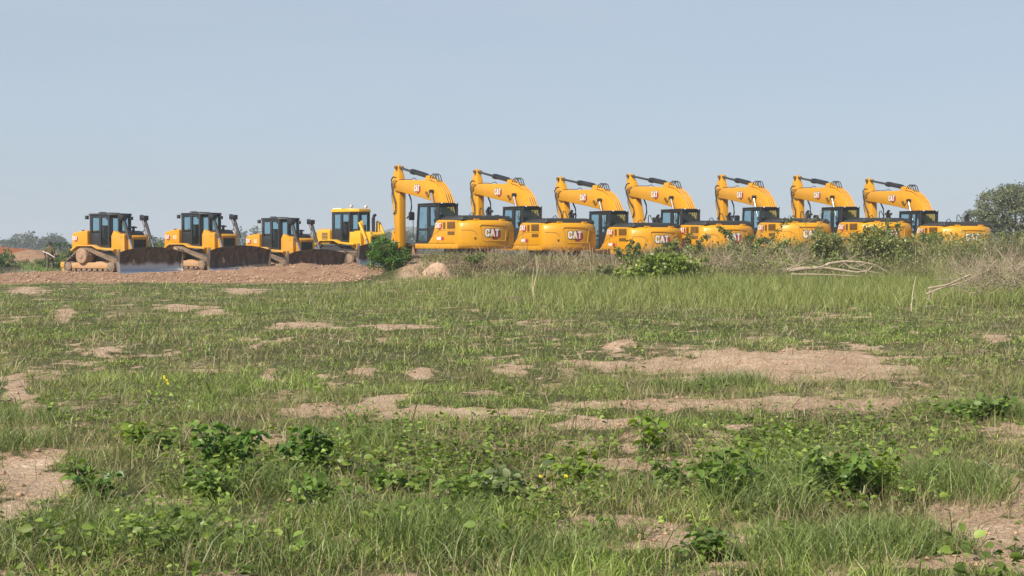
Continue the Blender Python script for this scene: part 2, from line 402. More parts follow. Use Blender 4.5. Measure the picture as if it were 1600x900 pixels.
def ground_z(x, y):
    x = np.asarray(x, float); y = np.asarray(y, float)
    z = 0.10 * (fbm(x, y, 4.0, 31, 3) - 0.5) * sstep(0, 8, y) * (1 - sstep(70, 200, y))
    z = z + 0.05 * (fbm(x, y, 0.7, 37, 3) - 0.5) * (1 - sstep(30, 60, y))
    z = z + 0.045 * (fbm(x, y, 0.22, 39, 3) - 0.5) * sstep(3, 5, y) * (1 - sstep(26, 40, y))
    for (bx, by, r, h) in BUMPW:
        q = ((x - bx) ** 2 + ((y - by) * 0.8) ** 2) / (r * r)
        z = z + 0.42 * h * np.exp(-q * 1.3) * (0.7 + 0.6 * fbm(x, y, 0.12, 41, 2))
    # machines' stand
    num = 0; den = 0.02 + np.zeros_like(x); infl = np.zeros_like(x)
    for (px, py, pz) in PADS:
        w = np.exp(-((x - px) ** 2 + (y - py) ** 2) / 12.0)
        num = num + w * pz; den = den + w; infl = np.maximum(infl, np.exp(-(((x - px) ** 2 + (y - py) ** 2) / 20.0) ** 2))
    z = z * (1 - infl) + infl * (num / den)
    # slow rise of the right half towards the bank, and the bank itself
    rt = sstep(-6.2, -3.9, x)
    ridge = np.exp(-((y - 53.5 + 1.2 * (fbm(x, y, 6, 43) - 0.5)) / 1.9) ** 2)
    hb = 0.72 + 0.35 * (fbm(x, y * 0.3, 2.2, 47, 3) - 0.5) + 0.36 * sstep(2, 14, x)
    z = z + rt * (0.18 * sstep(34, 50, y) * (1 - sstep(55, 57.5, y)) + ridge * hb)
    # windrow of pushed-up soil in front of the dozers, higher to the right
    lf = sstep(-34, -26, x) * (1 - sstep(-6.0, -4.6, x))
    hw = -0.05 + 0.58 * sstep(-19, -10, x)
    z = z + lf * np.exp(-((y - 66.5) / 2.6) ** 2) * hw
    rough = sstep(56, 59, y) * (1 - sstep(80, 88, y)) * (1 - sstep(-5.6, -4.6, x)) * (1 - 0.75 * infl)
    z = z + rough * (0.30 * (fbm(x, y, 1.1, 51, 4) - 0.5) + 0.30 * np.abs(fbm(x, y, 0.45, 53, 3) - 0.5))
    # ditch with water at the far left, spoil heaps behind it
    z = z - 0.5 * np.exp(-(((x + 31.0) / 3.1) ** 2 + ((y - 80) / 10.0) ** 2))
    z = z + 1.15 * np.exp(-(((x + 37) / 4.0) ** 2 + ((y - 108) / 5.0) ** 2)) * (0.7 + 0.6 * fbm(x, y, 2, 55, 3))
    z = z + 1.5 * np.exp(-(((x + 58) / 9.0) ** 2 + ((y - 150) / 7.0) ** 2)) * (0.8 + 0.4 * fbm(x, y, 3, 57, 3))
    return z

rows = np.concatenate([np.array([-60, -20, -5, 0, 2.5]), np.geomspace(3.5, 30, 330), np.linspace(30, 95, 420)[1:], np.geomspace(95, 1700, 90)[1:]])
tcol = np.sinh(np.linspace(-1.35, 1.35, 560)) / math.sinh(1.35)
RR, TT = np.meshgrid(rows, tcol, indexing='ij')
half = 0.58 * np.maximum(RR, 0) + 5.0 + 0.5 * np.maximum(RR - 95, 0)
GX = TT * half; GY = RR
GZ = ground_z(GX, GY)
nr, nc = RR.shape
idx = np.arange(nr * nc).reshape(nr, nc)
quads = np.stack([idx[:-1, :-1], idx[:-1, 1:], idx[1:, 1:], idx[1:, :-1]], -1).reshape(-1, 4)
dm = dirt_mask(GX.ravel(), GY.ravel())

def groundmat():
    m = bpy.data.materials.new('field_soil'); m.use_nodes = True
    N = m.node_tree.nodes; L = m.node_tree.links; P = N['Principled BSDF']
    P.inputs['Roughness'].default_value = 0.95; P.inputs['Specular IOR Level'].default_value = 0.15
    ge = N.new('ShaderNodeNewGeometry')
    at = N.new('ShaderNodeAttribute'); at.attribute_name = 'dirt'
    def noise(sc_, det=8, ro=0.6):
        n = N.new('ShaderNodeTexNoise'); n.inputs['Scale'].default_value = sc_; n.inputs['Detail'].default_value = det
        n.inputs['Roughness'].default_value = ro; L.new(ge.outputs['Position'], n.inputs['Vector']); return n
    def ramp(src, stops):
        r = N.new('ShaderNodeValToRGB'); el = r.color_ramp.elements
        while len(el) < len(stops): el.new(0.5)
        for e, (p, c) in zip(el, stops): e.position = p; e.color = (*c, 1)
        L.new(src, r.inputs[0]); return r
    soil = ramp(noise(1.3).outputs['Fac'], [(0.28, (0.38, 0.255, 0.17)), (0.5, (0.50, 0.365, 0.26)), (0.72, (0.60, 0.465, 0.345))])
    fine = ramp(noise(35, 6).outputs['Fac'], [(0.3, (0.72, 0.70, 0.68)), (0.7, (1.12, 1.12, 1.12))])
    s2 = N.new('ShaderNodeMix'); s2.data_type = 'RGBA'; s2.blend_type = 'MULTIPLY'; s2.inputs[0].default_value = 1
    L.new(soil.outputs[0], s2.inputs[6]); L.new(fine.outputs[0], s2.inputs[7])
    # cracks of dried mud
    vo = N.new('ShaderNodeTexVoronoi'); vo.feature = 'DISTANCE_TO_EDGE'; vo.inputs['Scale'].default_value = 7
    wv = N.new('ShaderNodeVectorMath'); wv.operation = 'ADD'
    nv = noise(6, 3); L.new(ge.outputs['Position'], wv.inputs[0]); L.new(nv.outputs['Color'], wv.inputs[1]); L.new(wv.outputs[0], vo.inputs['Vector'])
    gra = ramp(noise(2.0).outputs['Fac'], [(0.3, (0.055, 0.062, 0.026)), (0.55, (0.085, 0.092, 0.038)), (0.75, (0.16, 0.135, 0.07))])
    nm = noise(9, 5)
    ad = N.new('ShaderNodeMath'); ad.operation = 'ADD'; sb = N.new('ShaderNodeMath'); sb.operation = 'MULTIPLY_ADD'
    sb.inputs[1].default_value = 0.9; sb.inputs[2].default_value = -0.45
    L.new(nm.outputs['Fac'], sb.inputs[0]); L.new(at.outputs['Fac'], ad.inputs[0]); L.new(sb.outputs[0], ad.inputs[1])
    mr = N.new('ShaderNodeMapRange'); mr.inputs[1].default_value = 0.25; mr.inputs[2].default_value = 0.6; L.new(ad.outputs[0], mr.inputs[0])
    # the spoil heap far left is of red earth
    sp = N.new('ShaderNodeSeparateXYZ'); L.new(ge.outputs['Position'], sp.inputs[0])
    ry = N.new('ShaderNodeMapRange'); ry.inputs[1].default_value = 128; ry.inputs[2].default_value = 138; L.new(sp.outputs['Y'], ry.inputs[0])
    rz = N.new('ShaderNodeMapRange'); rz.inputs[1].default_value = 0.25; rz.inputs[2].default_value = 0.6; L.new(sp.outputs['Z'], rz.inputs[0])
    rm = N.new('ShaderNodeMath'); rm.operation = 'MULTIPLY'; L.new(ry.outputs[0], rm.inputs[0]); L.new(rz.outputs[0], rm.inputs[1])
    m1 = N.new('ShaderNodeMix'); m1.data_type = 'RGBA'; L.new(mr.outputs[0], m1.inputs[0]); L.new(gra.outputs[0], m1.inputs[6]); L.new(s2.outputs[2], m1.inputs[7])
    m2 = N.new('ShaderNodeMix'); m2.data_type = 'RGBA'; L.new(rm.outputs[0], m2.inputs[0]); L.new(m1.outputs[2], m2.inputs[6]); m2.inputs[7].default_value = (0.42, 0.17, 0.07, 1)
    ty = N.new('ShaderNodeMapRange'); ty.inputs[1].default_value = 50; ty.inputs[2].default_value = 56; ty.inputs[3].default_value = 0; ty.inputs[4].default_value = 1; L.new(sp.outputs['Y'], ty.inputs[0])
    m3 = N.new('ShaderNodeMix'); m3.data_type = 'RGBA'; m3.blend_type = 'MULTIPLY'; L.new(ty.outputs[0], m3.inputs[0]); L.new(m2.outputs[2], m3.inputs[6]); m3.inputs[7].default_value = (0.66, 0.57, 0.52, 1)   # turned earth is browner
    L.new(m3.outputs[2], P.inputs['Base Color'])
    b1 = N.new('ShaderNodeBump'); b1.inputs['Strength'].default_value = 1.0; b1.inputs['Distance'].default_value = 0.05
    nb = noise(11, 9, 0.65); L.new(nb.outputs['Fac'], b1.inputs['Height'])
    cr = N.new('ShaderNodeMapRange'); cr.inputs[1].default_value = 0.0; cr.inputs[2].default_value = 0.06; L.new(vo.outputs['Distance'], cr.inputs[0])
    b2 = N.new('ShaderNodeBump'); b2.inputs['Strength'].default_value = 0.8; b2.inputs['Distance'].default_value = 0.015
    L.new(cr.outputs[0], b2.inputs['Height']); L.new(b1.outputs[0], b2.inputs['Normal']); L.new(b2.outputs[0], P.inputs['Normal'])
    return m
# spoil heaps at the far left are bare too
gxr, gyr = GX.ravel(), GY.ravel()
heap = np.exp(-(((gxr + 37) / 4.2) ** 2 + ((gyr - 108) / 5.0) ** 2)) + np.exp(-(((gxr + 58) / 9.0) ** 2 + ((gyr - 150) / 7.0) ** 2))
dm = np.maximum(dm, sstep(0.2, 0.5, heap))
ground = np_mesh('ground', np.stack([gxr, gyr, GZ.ravel()], -1), quads, np.full(len(quads), 4), groundmat(), {'dirt': dm}, smooth=True)
tag(ground, 'rough field of grass and bare pinkish soil running back to the machines', 'ground', kind='structure')

# water in the ditch
wm = bpy.data.materials.new('ditch_water'); wm.use_nodes = True
P = wm.node_tree.nodes['Principled BSDF']; P.inputs['Base Color'].default_value = (0.20, 0.19, 0.16, 1); P.inputs['Roughness'].default_value = 0.06
nz = wm.node_tree.nodes.new('ShaderNodeTexNoise'); nz.inputs['Scale'].default_value = 6; bp = wm.node_tree.nodes.new('ShaderNodeBump'); bp.inputs['Strength'].default_value = 0.08
wm.node_tree.links.new(nz.outputs['Fac'], bp.inputs['Height']); wm.node_tree.links.new(bp.outputs[0], P.inputs['Normal'])
w = MB()
wpoly = [(-31.0 + 5.2 * math.cos(a), 80 + 16 * math.sin(a)) for a in np.linspace(0, 2 * math.pi, 40, endpoint=False)]
w.add([(x, y, -0.07) for x, y in wpoly], [tuple(range(40))])
tag(w.build('water', wm), 'shallow pool of pale water in the ditch at the left edge', 'water', kind='structure')

# low hill on the horizon
hm = mk('hill_wood', (0.05, 0.065, 0.035), 0.95, 0, 0.4, 0.05)
hx = np.linspace(-520, 120, 90); prof = []
for x in hx:
    prof.append((x, 17 * math.exp(-((x + 105) / 42) ** 2) + 9 * math.exp(-((x + 30) / 60) ** 2) + 6 * math.exp(-((x + 330) / 120) ** 2) + 1.2 * float(fbm(np.array([x]), np.array([0.0]), 12, 61)[0])))
w = MB(); n = len(prof); ys = [1150, 1200, 1300, 1400, 1450]; hs = [-0.8, 0.6, 1.0, 0.6, -0.8]
w.add([(x * (1 + 0.0 * k), ys[k] + 12 * math.sin(x * 0.05 + k), h * hs[k] if hs[k] > 0 else -0.8) for k in range(5) for x, h in prof],
      [(k*n+i, k*n+i+1, (k+1)*n+i+1, (k+1)*n+i) for k in range(4) for i in range(n-1)])
tag(w.build('hills', hm), 'low wooded hill on the hazy horizon', 'hill', kind='structure')

# haze
hz = bpy.data.materials.new('haze_air'); hz.use_nodes = True
hn = hz.node_tree.nodes; hn.remove(hn['Principled BSDF'])
pv = hn.new('ShaderNodeVolumePrincipled'); pv.inputs['Color'].default_value = (0.80, 0.88, 0.97, 1); pv.inputs['Density'].default_value = 0.00055
pv.inputs['Anisotropy'].default_value = 0.0
hz.node_tree.links.new(pv.outputs[0], hn['Material Output'].inputs['Volume'])
HAZE = MB().box(-1900, 1900, -70, 1750, -2.2, 26).build('haze', hz)
tag(HAZE, 'thin pale haze lying over the whole field', 'haze', kind='stuff')

# ------------------------------------------------------------------ letters and emblems
GC = [(0.0,0.2),(0.15,0),(0.48,0),(0.62,.14),(.62,.38),(.41,.38),(.41,.2),(.24,.2),(.21,.26),(.21,.74),(.24,.8),(.41,.8),(.41,.62),(.62,.62),(.62,.86),(.48,1),(.15,1),(0,.8)]
GA = [(0,0),(.22,0),(.37,.42),(.52,0),(.74,0),(.49,1),(.25,1)]
GT = [(.21,0),(.43,0),(.43,.78),(.64,.78),(.64,1),(0,1),(0,.78),(.21,.78)]
def poly_mb(polys, fn, off, thick):
    w = MB()
    for pl in polys:
        n = len(pl)
        w.add([fn(x, y, off + thick) for x, y in pl] + [fn(x, y, off) for x, y in pl],
              [tuple(range(n))] + [(i, i+n, (i+1)%n+n, (i+1)%n) for i in range(n)])
    return w
def emblem(parent, fn, big=True):
    """fn(a, b, h): a, b in letter heights from the lower left corner, h metres proud of the surface"""
    C = [(x, y) for x, y in GC]; A = [(x + 0.68, y) for x, y in GA]; T = [(x + 1.43, y) for x, y in GT]
    hexo = [(1.12,-0.36),(1.66,-0.36),(2.32,0.06),(2.32,0.62),(2.04,1.05),(1.0,1.05)]
    hexi = [(1.26,-0.29),(1.64,-0.29),(2.24,0.10),(2.24,0.58),(2.0,0.98),(1.1,0.98)]
    poly_mb([hexo], fn, 0.004, 0.003).build('emblem_edge', M['dark'], parent)
    poly_mb([hexi], fn, 0.009, 0.003).build('emblem_shield', M['red'], parent)
    if big:
        g = 0.055
        poly_mb([[(x*(1)+ (g if x > 0.3 else -g), y + (g if y > 0.5 else -g)) for x, y in C],
                 [(x + (g if x > 1.05 else -g), y + (g if y > 0.5 else -g)) for x, y in A],
                 [(x + (g if x > 1.75 else -g), y + (g if y > 0.5 else -g)) for x, y in T]], fn, 0.014, 0.002).build('lettering_outline', M['dark'], parent)
    poly_mb([C, A, T], fn, 0.019, 0.004).build('lettering', M['white'], parent)
    poly_mb([[(0.80, 0.0), (1.30, 0.0), (1.05, 0.36)]], fn, 0.026, 0.003).build('emblem_triangle', M['yellow'], parent)

def text_mesh(s):
    cu = bpy.data.curves.new('numerals', 'FONT'); cu.body = s; cu.offset = 0.015; cu.resolution_u = 3
    to = bpy.data.objects.new('numerals', cu); COL.objects.link(to)
    bpy.context.view_layer.update()
    me = bpy.data.meshes.new_from_object(to.evaluated_get(bpy.context.evaluated_depsgraph_get()))
    bpy.data.objects.remove(to); bpy.data.curves.remove(cu)
    return me
def text_on(parent, s, loc, rot, size, mat, name='numerals'):
    me = text_mesh(s); me.name = name; me.materials.clear(); me.materials.append(mat)
    o = bpy.data.objects.new(name, me); COL.objects.link(o); o.parent = parent
    o.location = loc; o.rotation_euler = rot; o.scale = (size, size, size)
    return o

def rrect(x0, x1, y0, y1, r, n=5):
    pts = []
    for cx, cy, a0 in ((x1-r, y1-r, 0), (x0+r, y1-r, 90), (x0+r, y0+r, 180), (x1-r, y0+r, 270)):
        for k in range(n+1):
            a = R(a0 + 90*k/n); pts.append((cx + r*math.cos(a), cy + r*math.sin(a)))
    return pts

# ------------------------------------------------------------------ crawler tracks
def belt(path, closed_n, y0, y1, pitch=0.19, thick=0.05, grouser=0.055):
    """shoes along a closed loop in x,z"""
    P = [Vector((p[0], 0, p[1])) for p in path]; n = len(P)
    L = [0.0]
    for i in range(n): L.append(L[-1] + (P[(i+1)%n] - P[i]).length)
    tot = L[-1]; k = int(tot / pitch); w = MB()
    def at(s):
        s %= tot
        for i in range(n):
            if L[i+1] >= s: return P[i].lerp(P[(i+1)%n], (s - L[i]) / max(1e-6, L[i+1]-L[i]))
        return P[0]
    for j in range(k):
        s = j * tot / k; a = at(s); b = at(s + tot / k * 0.96); t = (b - a).normalized(); nn = Vector((t.z, 0, -t.x))
        def q(al, h, y): p = a + t*al + nn*h; return (p.x, y, p.z)
        ln = (b - a).length
        vs = [q(al, h, y) for al in (0, ln) for y in (y0, y1) for h in (0, thick)]
        w.add(vs, [(0,1,3,2),(4,6,7,5),(0,4,5,1),(2,3,7,6),(0,2,6,4),(1,5,7,3)])
        vs = [q(al, h, y) for al in (ln*0.1, ln*0.3) for y in (y0, y1) for h in (thick, thick+grouser)]
        w.add(vs, [(0,1,3,2),(4,6,7,5),(0,4,5,1),(2,3,7,6),(0,2,6,4),(1,5,7,3)])
    return w
def hull_loop(circs, n=14):
    """outline round circles (x, z, r) listed clockwise seen from +y... arcs joined by tangents"""
    pts = []; m = len(circs)
    for i in range(m):
        c0, c, c1 = circs[i-1], circs[i], circs[(i+1)%m]
        def nrm(a, b):
            dx, dz = b[0]-a[0], b[1]-a[1]; l = math.hypot(dx, dz); base = math.atan2(dz, dx) + math.pi/2
            return base - math.asin(max(-1, min(1, (b[2]-a[2]) / l)))*-1
        a0 = nrm(c0, c); a1 = nrm(c, c1)
        while a1 > a0: a1 -= 2*math.pi
        while a0 - a1 > 2*math.pi: a1 += 2*math.pi
        k = max(2, int(n*(a0-a1)/math.pi))
        for j in range(k+1):
            a = a0 + (a1-a0)*j/k; pts.append((c[0]+c[2]*math.cos(a), c[1]+c[2]*math.sin(a)))
    return pts

# ------------------------------------------------------------------ excavator
FOOT = (0.3, 1.67); TIP = (5.3, 3.95)
def make_excavator():
    root = empty('excavator', (0, 0, 0))
    Y = M['yellow']
    # undercarriage
    for sgn in (1, -1):
        y0, y1 = sgn*1.1 - 0.3, sgn*1.1 + 0.3
        loop = hull_loop([(-1.82, 0.45, 0.33), (1.82, 0.45, 0.33)])
        tr = belt(loop, 0, y0, y1).build('track', M['steel'], root)
        fr = MB(); fr.box(-1.7, 1.7, sgn*1.1-0.16, sgn*1.1+0.16, 0.3, 0.66)
        fr.build('track_frame', M['steel'], tr, 0.04)
        wh = MB()
        for xx in (-1.82, 1.82): wh.lathe_y(xx, 0.45, [(sgn*1.1-0.14, 0.2), (sgn*1.1-0.12, 0.3), (sgn*1.1+0.12, 0.3), (sgn*1.1+0.14, 0.2)], 20)
        for i in range(7): wh.lathe_y(-1.3 + i*0.43, 0.24, [(sgn*1.1-0.18, 0.12), (sgn*1.1+0.18, 0.12)], 14)
        wh.each('roller', M['steel'], tr)
    w = MB(); w.box(-0.9, 0.9, -0.8, 0.8, 0.42, 0.78); w.cyl((0, 0, 0.78), (0, 0, 1.02), 0.62, 28)
    w.build('carbody', M['grey'], root, 0.03)
    # revolving deck
    w = MB()
    w.prism_z([(1.42, 1.37), (-2.2, 1.37), (-2.2, -1.37), (1.25, -1.37), (1.35, -0.42), (0.35, -0.3), (0.35, 0.28), (1.42, 0.3)], 1.02, 1.24)
    w.build('deck', Y, root, 0.03)
    # engine house: left side panel with the swept front edge, right boxes
    w = MB()
    side = [(0.34, 1.243), (0.16, 1.34), (-0.06, 1.54), (-0.24, 1.82), (-0.34, 2.06), (-0.44, 2.20), (-0.62, 2.245), (-2.15, 2.20), (-2.15, 1.243)]
    w.prism_y(side, 0.62, 1.372)
    hs = w.build('side_panel', Y, root, 0.035, 3)
    # panel joints, vents, badges
    w = MB(); yj = 1.372
    w.tube([(-0.60, yj, 2.2), (-0.60, yj, 1.25)], 0.008, 6)
    w.tube([(0.06, yj, 1.44), (-0.3, yj, 1.66), (-0.75, yj, 1.79), (-1.4, yj, 1.81), (-2.1, yj, 1.80)], 0.008, 6)
    w.each('panel_joint', M['vent'], hs)
    for (xa, xb, za, zb) in ((-1.02, -1.22, 1.85, 2.14), (-1.36, -2.02, 1.86, 2.16), (-1.40, -1.98, 1.60, 1.75)):
        w = MB()
        k = int((zb - za) / 0.045)
        w.box(xb, xa, yj - 0.01, yj + 0.004, za, zb)
        for i in range(k): w.box(xb + 0.02, xa - 0.02, yj + 0.004, yj + 0.016, za + 0.01 + i*0.045, za + 0.028 + i*0.045)
        w.build('vent', M['vent'], hs)
    emblem(hs, lambda a, b, h: (-0.42 - a*0.22, yj + h, 1.90 + b*0.22), False)
    w = MB(); w.prism_y(rrect(-0.95, -0.5, 1.40, 1.52, 0.05), yj + 0.002, yj + 0.008); w.build('badge_plate', M['white'], hs)
    w = MB(); w.prism_y(rrect(-1.10, -0.86, 1.39, 1.52, 0.05), yj + 0.010, yj + 0.014); w.build('badge_stripe', M['red'], hs)
    # right-hand boxes and engine hood
    w = MB(); w.box(-2.15, 0.35, -1.37, -0.45, 1.243, 2.2); w.box(0.35, 1.25, -1.36, -0.5, 1.243, 1.75)
    w.each('tool_box', Y, root, 0.05, 3)
    w = MB(); w.prism_x([(-1.30, 2.18), (1.26, 2.20), (1.22, 2.33), (0.9, 2.42), (-0.9, 2.42), (-1.25, 2.33)], -2.35, -0.58)
    w.build('engine_hood', M['grey'], root, 0.05, 3)
    w = MB(); w.box(-2.1, -0.75, 0.42, 0.62, 1.243, 2.18); w.box(-0.72, -0.6, -0.6, 0.62, 1.243, 2.15); w.each('firewall', M['grey'], root)
    w = MB()
    w.tube([(-1.5, -0.55, 2.4), (-1.5, -0.55, 2.62), (-1.54, -0.55, 2.70), (-1.64, -0.55, 2.76)], 0.065, 10)
    w.build('exhaust_pipe', M['black'], root)
    w = MB(); w.cyl((-1.0, -0.95, 2.40), (-1.0, -0.95, 2.58), 0.1, 14); w.cyl((-1.0, -0.95, 2.58), (-1.0, -0.95, 2.68), 0.17, 18); w.build('air_precleaner', M['grey'], root)
    w = MB()
    for yy in (-1.28,):
        w.tube([(0.3, yy, 2.2), (0.3, yy, 2.70), (0.24, yy, 2.80), (0.14, yy, 2.80), (-0.35, yy, 2.2)], 0.02, 8)
        w.tube([(1.15, yy, 1.75), (1.15, yy, 2.55), (0.95, yy, 2.62), (0.45, yy, 2.2)], 0.02, 8)
    w.tube([(-2.2, 1.2, 2.2), (-2.2, 1.2, 2.40), (-0.85, 1.2, 2.40), (-0.85, 1.2, 2.24)], 0.018, 8)
    w.tube([(-2.3, 1.15, 2.2), (-2.3, 1.15, 2.38), (-2.3, -1.15, 2.38), (-2.3, -1.15, 2.2)], 0.018, 8)
    w.each('handrail', M['black'], root)
    # counterweight: bulging tail
    def tail(y): return -2.30 - 0.55 * (1 - (abs(y) / 1.37) ** 2.2)
    plan = [(-1.98, 1.375)] + [(tail(y), y) for y in np.linspace(1.36, -1.36, 25)] + [(-1.98, -1.375)]
    w = MB(); n = len(plan)
    lv = [(1.03, 0.06), (1.10, 0.015), (1.30, 0.0), (1.85, 0.0), (2.06, 0.03), (2.17, 0.09), (2.215, 0.20)]
    vs = []; fs = []
    for z, ins in lv:
        for (x, y) in plan:
            k = 1 - ins / 1.37
            vs.append((x + ins * (1 if x < -2.1 else 0), y * k, z))
    for i in range(len(lv) - 1):
        for j in range(n): fs.append((i*n+j, i*n+(j+1)%n, (i+1)*n+(j+1)%n, (i+1)*n+j))
    fs += [tuple(range(n-1, -1, -1)), tuple(range((len(lv)-1)*n, len(lv)*n))]
    cw = w.add(vs, fs).build('counterweight', Y, root, 0, smooth=50)
    lh = 0.325
    emblem(cw, lambda a, b, h: (tail(0.41 - a*lh) - h, 0.41 - a*lh, 1.53 + b*lh), True)
    def ridge(pts, r, mat, nm):
        q = []
        for i in range(len(pts)-1):
            for k in range(8):
                t = k/8; y = pts[i][0]*(1-t)+pts[i+1][0]*t; z = pts[i][1]*(1-t)+pts[i+1][1]*t; q.append((tail(y) - 0.004, y, z))
        q.append((tail(pts[-1][0]) - 0.004, *pts[-1]))
        return MB().tube(q, r, 6).build(nm, mat, cw)
    ridge([(0.62, 1.98), (0.50, 1.40), (0.42, 1.34), (-0.55, 1.34), (-0.64, 1.40), (-0.72, 1.98), (-0.68, 2.02), (0.58, 2.02), (0.62, 1.98)], 0.016, Y, 'recess_rim')
    ridge([(1.30, 1.80), (0.95, 1.80), (0.82, 1.74), (0.74, 1.62)], 0.009, M['vent'], 'panel_joint')
    ridge([(-1.30, 1.80), (-1.0, 1.80), (-0.90, 1.74), (-0.80, 1.30)], 0.009, M['vent'], 'panel_joint')
    ridge([(1.33, 1.16), (-1.33, 1.16)], 0.012, Y, 'lower_rib')
    w = MB()
    for yy in (0.8, -0.78): w.cyl((tail(yy) - 0.025, yy, 1.46), (tail(yy) + 0.05, yy, 1.46), 0.05, 12)
    w.each('bolt_cap', M['vent'], cw)
    w = MB(); w.box(-2.55, -2.45, 0.5, 0.75, 2.21, 2.27); w.box(-2.55, -2.45, -0.75, -0.5, 2.21, 2.27); w.each('lifting_eye', Y, cw, 0.01)

    # cab: pillars, roof, glass, seat
    x0, x1, ya, yb, zb, zt = -0.60, 1.34, 0.37, 1.37, 1.25, 2.93
    w = MB()
    pil = 0.09
    def post(xb_, xt_, y, wx=pil, wy=pil, z0=zb, z1=zt):
        w.add([(xb_ + sx*wx/2, y + sy*wy/2, z0) for sx in (-1, 1) for sy in (-1, 1)] + [(xt_ + sx*wx/2, y + sy*wy/2, z1) for sx in (-1, 1) for sy in (-1, 1)],
              [(0,1,3,2),(4,6,7,5),(0,4,5,1),(2,3,7,6),(0,2,6,4),(1,5,7,3)])
    for y in (ya + 0.05, yb - 0.05):
        post(x1 - 0.03, x1 - 0.20, y); post(x0 + 0.08, x0 + 0.06, y, 0.16)
        w.box(x0, x1 - 0.02, y - 0.04, y + 0.04, zb, zb + 0.10)
        w.box(x0 + 0.02, x1 - 0.17, y - 0.045, y + 0.045, zt - 0.11, zt)
    post(0.27, 0.27, yb - 0.05, 0.22, 0.085)                                     # door pillar
    w.box(0.30, x1 - 0.06, yb - 0.085, yb - 0.01, 1.80, 1.90)                    # door waist rail
    w.box(x0, x0 + 0.08, ya, yb, zb, 2.14); w.box(x0 + 0.01, x0 + 0.08, ya + 0.04, yb - 0.04, zt - 0.12, zt)
    w.box(x0 + 0.05, 0.27, ya + 0.02, ya + 0.08, zb, 2.0); w.box(x0+0.05, 0.25, yb - 0.09, yb - 0.015, zb, 2.02)
    w.box(x1 - 0.10, x1 - 0.02, ya + 0.04, yb - 0.04, zb, zb + 0.12); w.box(x1 - 0.24, x1 - 0.16, ya + 0.04, yb - 0.04, zt - 0.1, zt)
    cab = w.build('cab', M['black'], root, 0.018)
    w = MB(); w.prism_z(rrect(x0 - 0.05, x1 - 0.12, ya - 0.02, yb + 0.02, 0.10), zt - 0.012, zt + 0.05, 1.0)
    w.build('roof', M['black'], cab, 0.018)
    def pane(nm, vs): return MB().add(vs, [(0, 1, 2, 3)]).build(nm, M['glass'], cab)
    yg = yb - 0.055
    pane('side_window', [(0.38, yg, 1.9), (x1 - 0.12, yg, 1.9), (x1 - 0.22, yg, zt - 0.11), (0.38, yg, zt - 0.11)])
    pane('side_window', [(0.38, yg, zb + 0.1), (x1 - 0.08, yg, zb + 0.1), (x1 - 0.12, yg, 1.8), (0.38, yg, 1.8)])
    pane('side_window', [(x0 + 0.16, yg, 2.02), (0.16, yg, 2.02), (0.16, yg, zt - 0.11), (x0 + 0.15, yg, zt - 0.11)])
    pane('side_window', [(x0 + 0.12, ya + 0.05, 2.0), (x1 - 0.12, ya + 0.05, 2.0), (x1 - 0.22, ya + 0.05, zt - 0.11), (x0 + 0.12, ya + 0.05, zt - 0.11)])
    pane('rear_window', [(x0 + 0.045, ya + 0.09, 2.14), (x0 + 0.045, yb - 0.09, 2.14), (x0 + 0.045, yb - 0.09, zt - 0.12), (x0 + 0.045, ya + 0.09, zt - 0.12)])
    pane('windscreen', [(x1 - 0.045, ya + 0.09, zb + 0.12), (x1 - 0.045, yb - 0.09, zb + 0.12), (x1 - 0.19, yb - 0.09, zt - 0.1), (x1 - 0.19, ya + 0.09, zt - 0.1)])
    w = MB(); w.box(-0.05, 0.45, 0.62, 1.12, 1.50, 1.66); w.box(-0.12, 0.06, 0.64, 1.10, 1.66, 2.28); w.box(-0.1, 0.03, 0.74, 1.0, 2.28, 2.5)
    w.box(0.1, 0.55, 0.52, 0.62, 1.4, 1.85); w.box(0.1, 0.55, 1.12, 1.2, 1.4, 1.85)
    w.build('seat', M['seat'], cab, 0.05)
    w = MB(); w.tube([(0.42, yb - 0.005, 1.62), (0.42, yb + 0.03, 1.66), (0.42, yb + 0.03, 2.05), (0.42, yb - 0.005, 2.09)], 0.014, 8)
    w.build('door_handle', M['grey'], cab)
    w = MB()
    w.tube([(1.30, 1.36, 1.35), (1.42, 1.45, 1.5), (1.42, 1.45, 2.5)], 0.018, 8); w.prism_x(rrect(1.40, 1.66, 2.26, 2.62, 0.06), 1.38, 1.46)
    w.build('mirror', M['black'], root, 0.01)
    w = MB(); w.tube([(1.2, -1.3, 1.75), (1.3, -1.38, 2.1)], 0.018, 8); w.prism_x(rrect(-1.56, -1.28, 2.08, 2.42, 0.05), 1.26, 1.34)
    w.build('mirror', M['black'], root, 0.01)
    w = MB()
    for yy in (0.5, 1.22): w.cyl((x0 - 0.02, yy, 2.96), (x0 - 0.08, yy, 2.96), 0.035, 12)
    w.each('work_light', M['lamp'], root)

    # boom, in coordinates of its foot pin
    up = [(-0.20, -0.02), (0.16, 0.9), (0.38, 1.32), (0.64, 1.72), (1.0, 2.05), (1.45, 2.29), (2.05, 2.41), (3.0, 2.45), (4.2, 2.50), (4.85, 2.52)]
    nose = [(5.12, 2.45), (5.2, 2.28), (5.12, 2.10), (4.92, 2.02)]
    lo = [(4.6, 1.98), (3.95, 1.87), (2.5, 1.63), (1.45, 1.42), (0.98, 1.12), (0.6, 0.55), (0.25, -0.12), (0.0, -0.2)]
    w = MB(); w.prism_y(up + nose + lo, -0.25, 0.25)
    boom = w.build('boom', Y, root, 0.022, 2, loc=(FOOT[0], 0, FOOT[1]))
    emblem(boom, lambda a, b, h: (3.14 - a*0.235, 0.25 + h, 1.93 + b*0.29), True)
    w = MB()
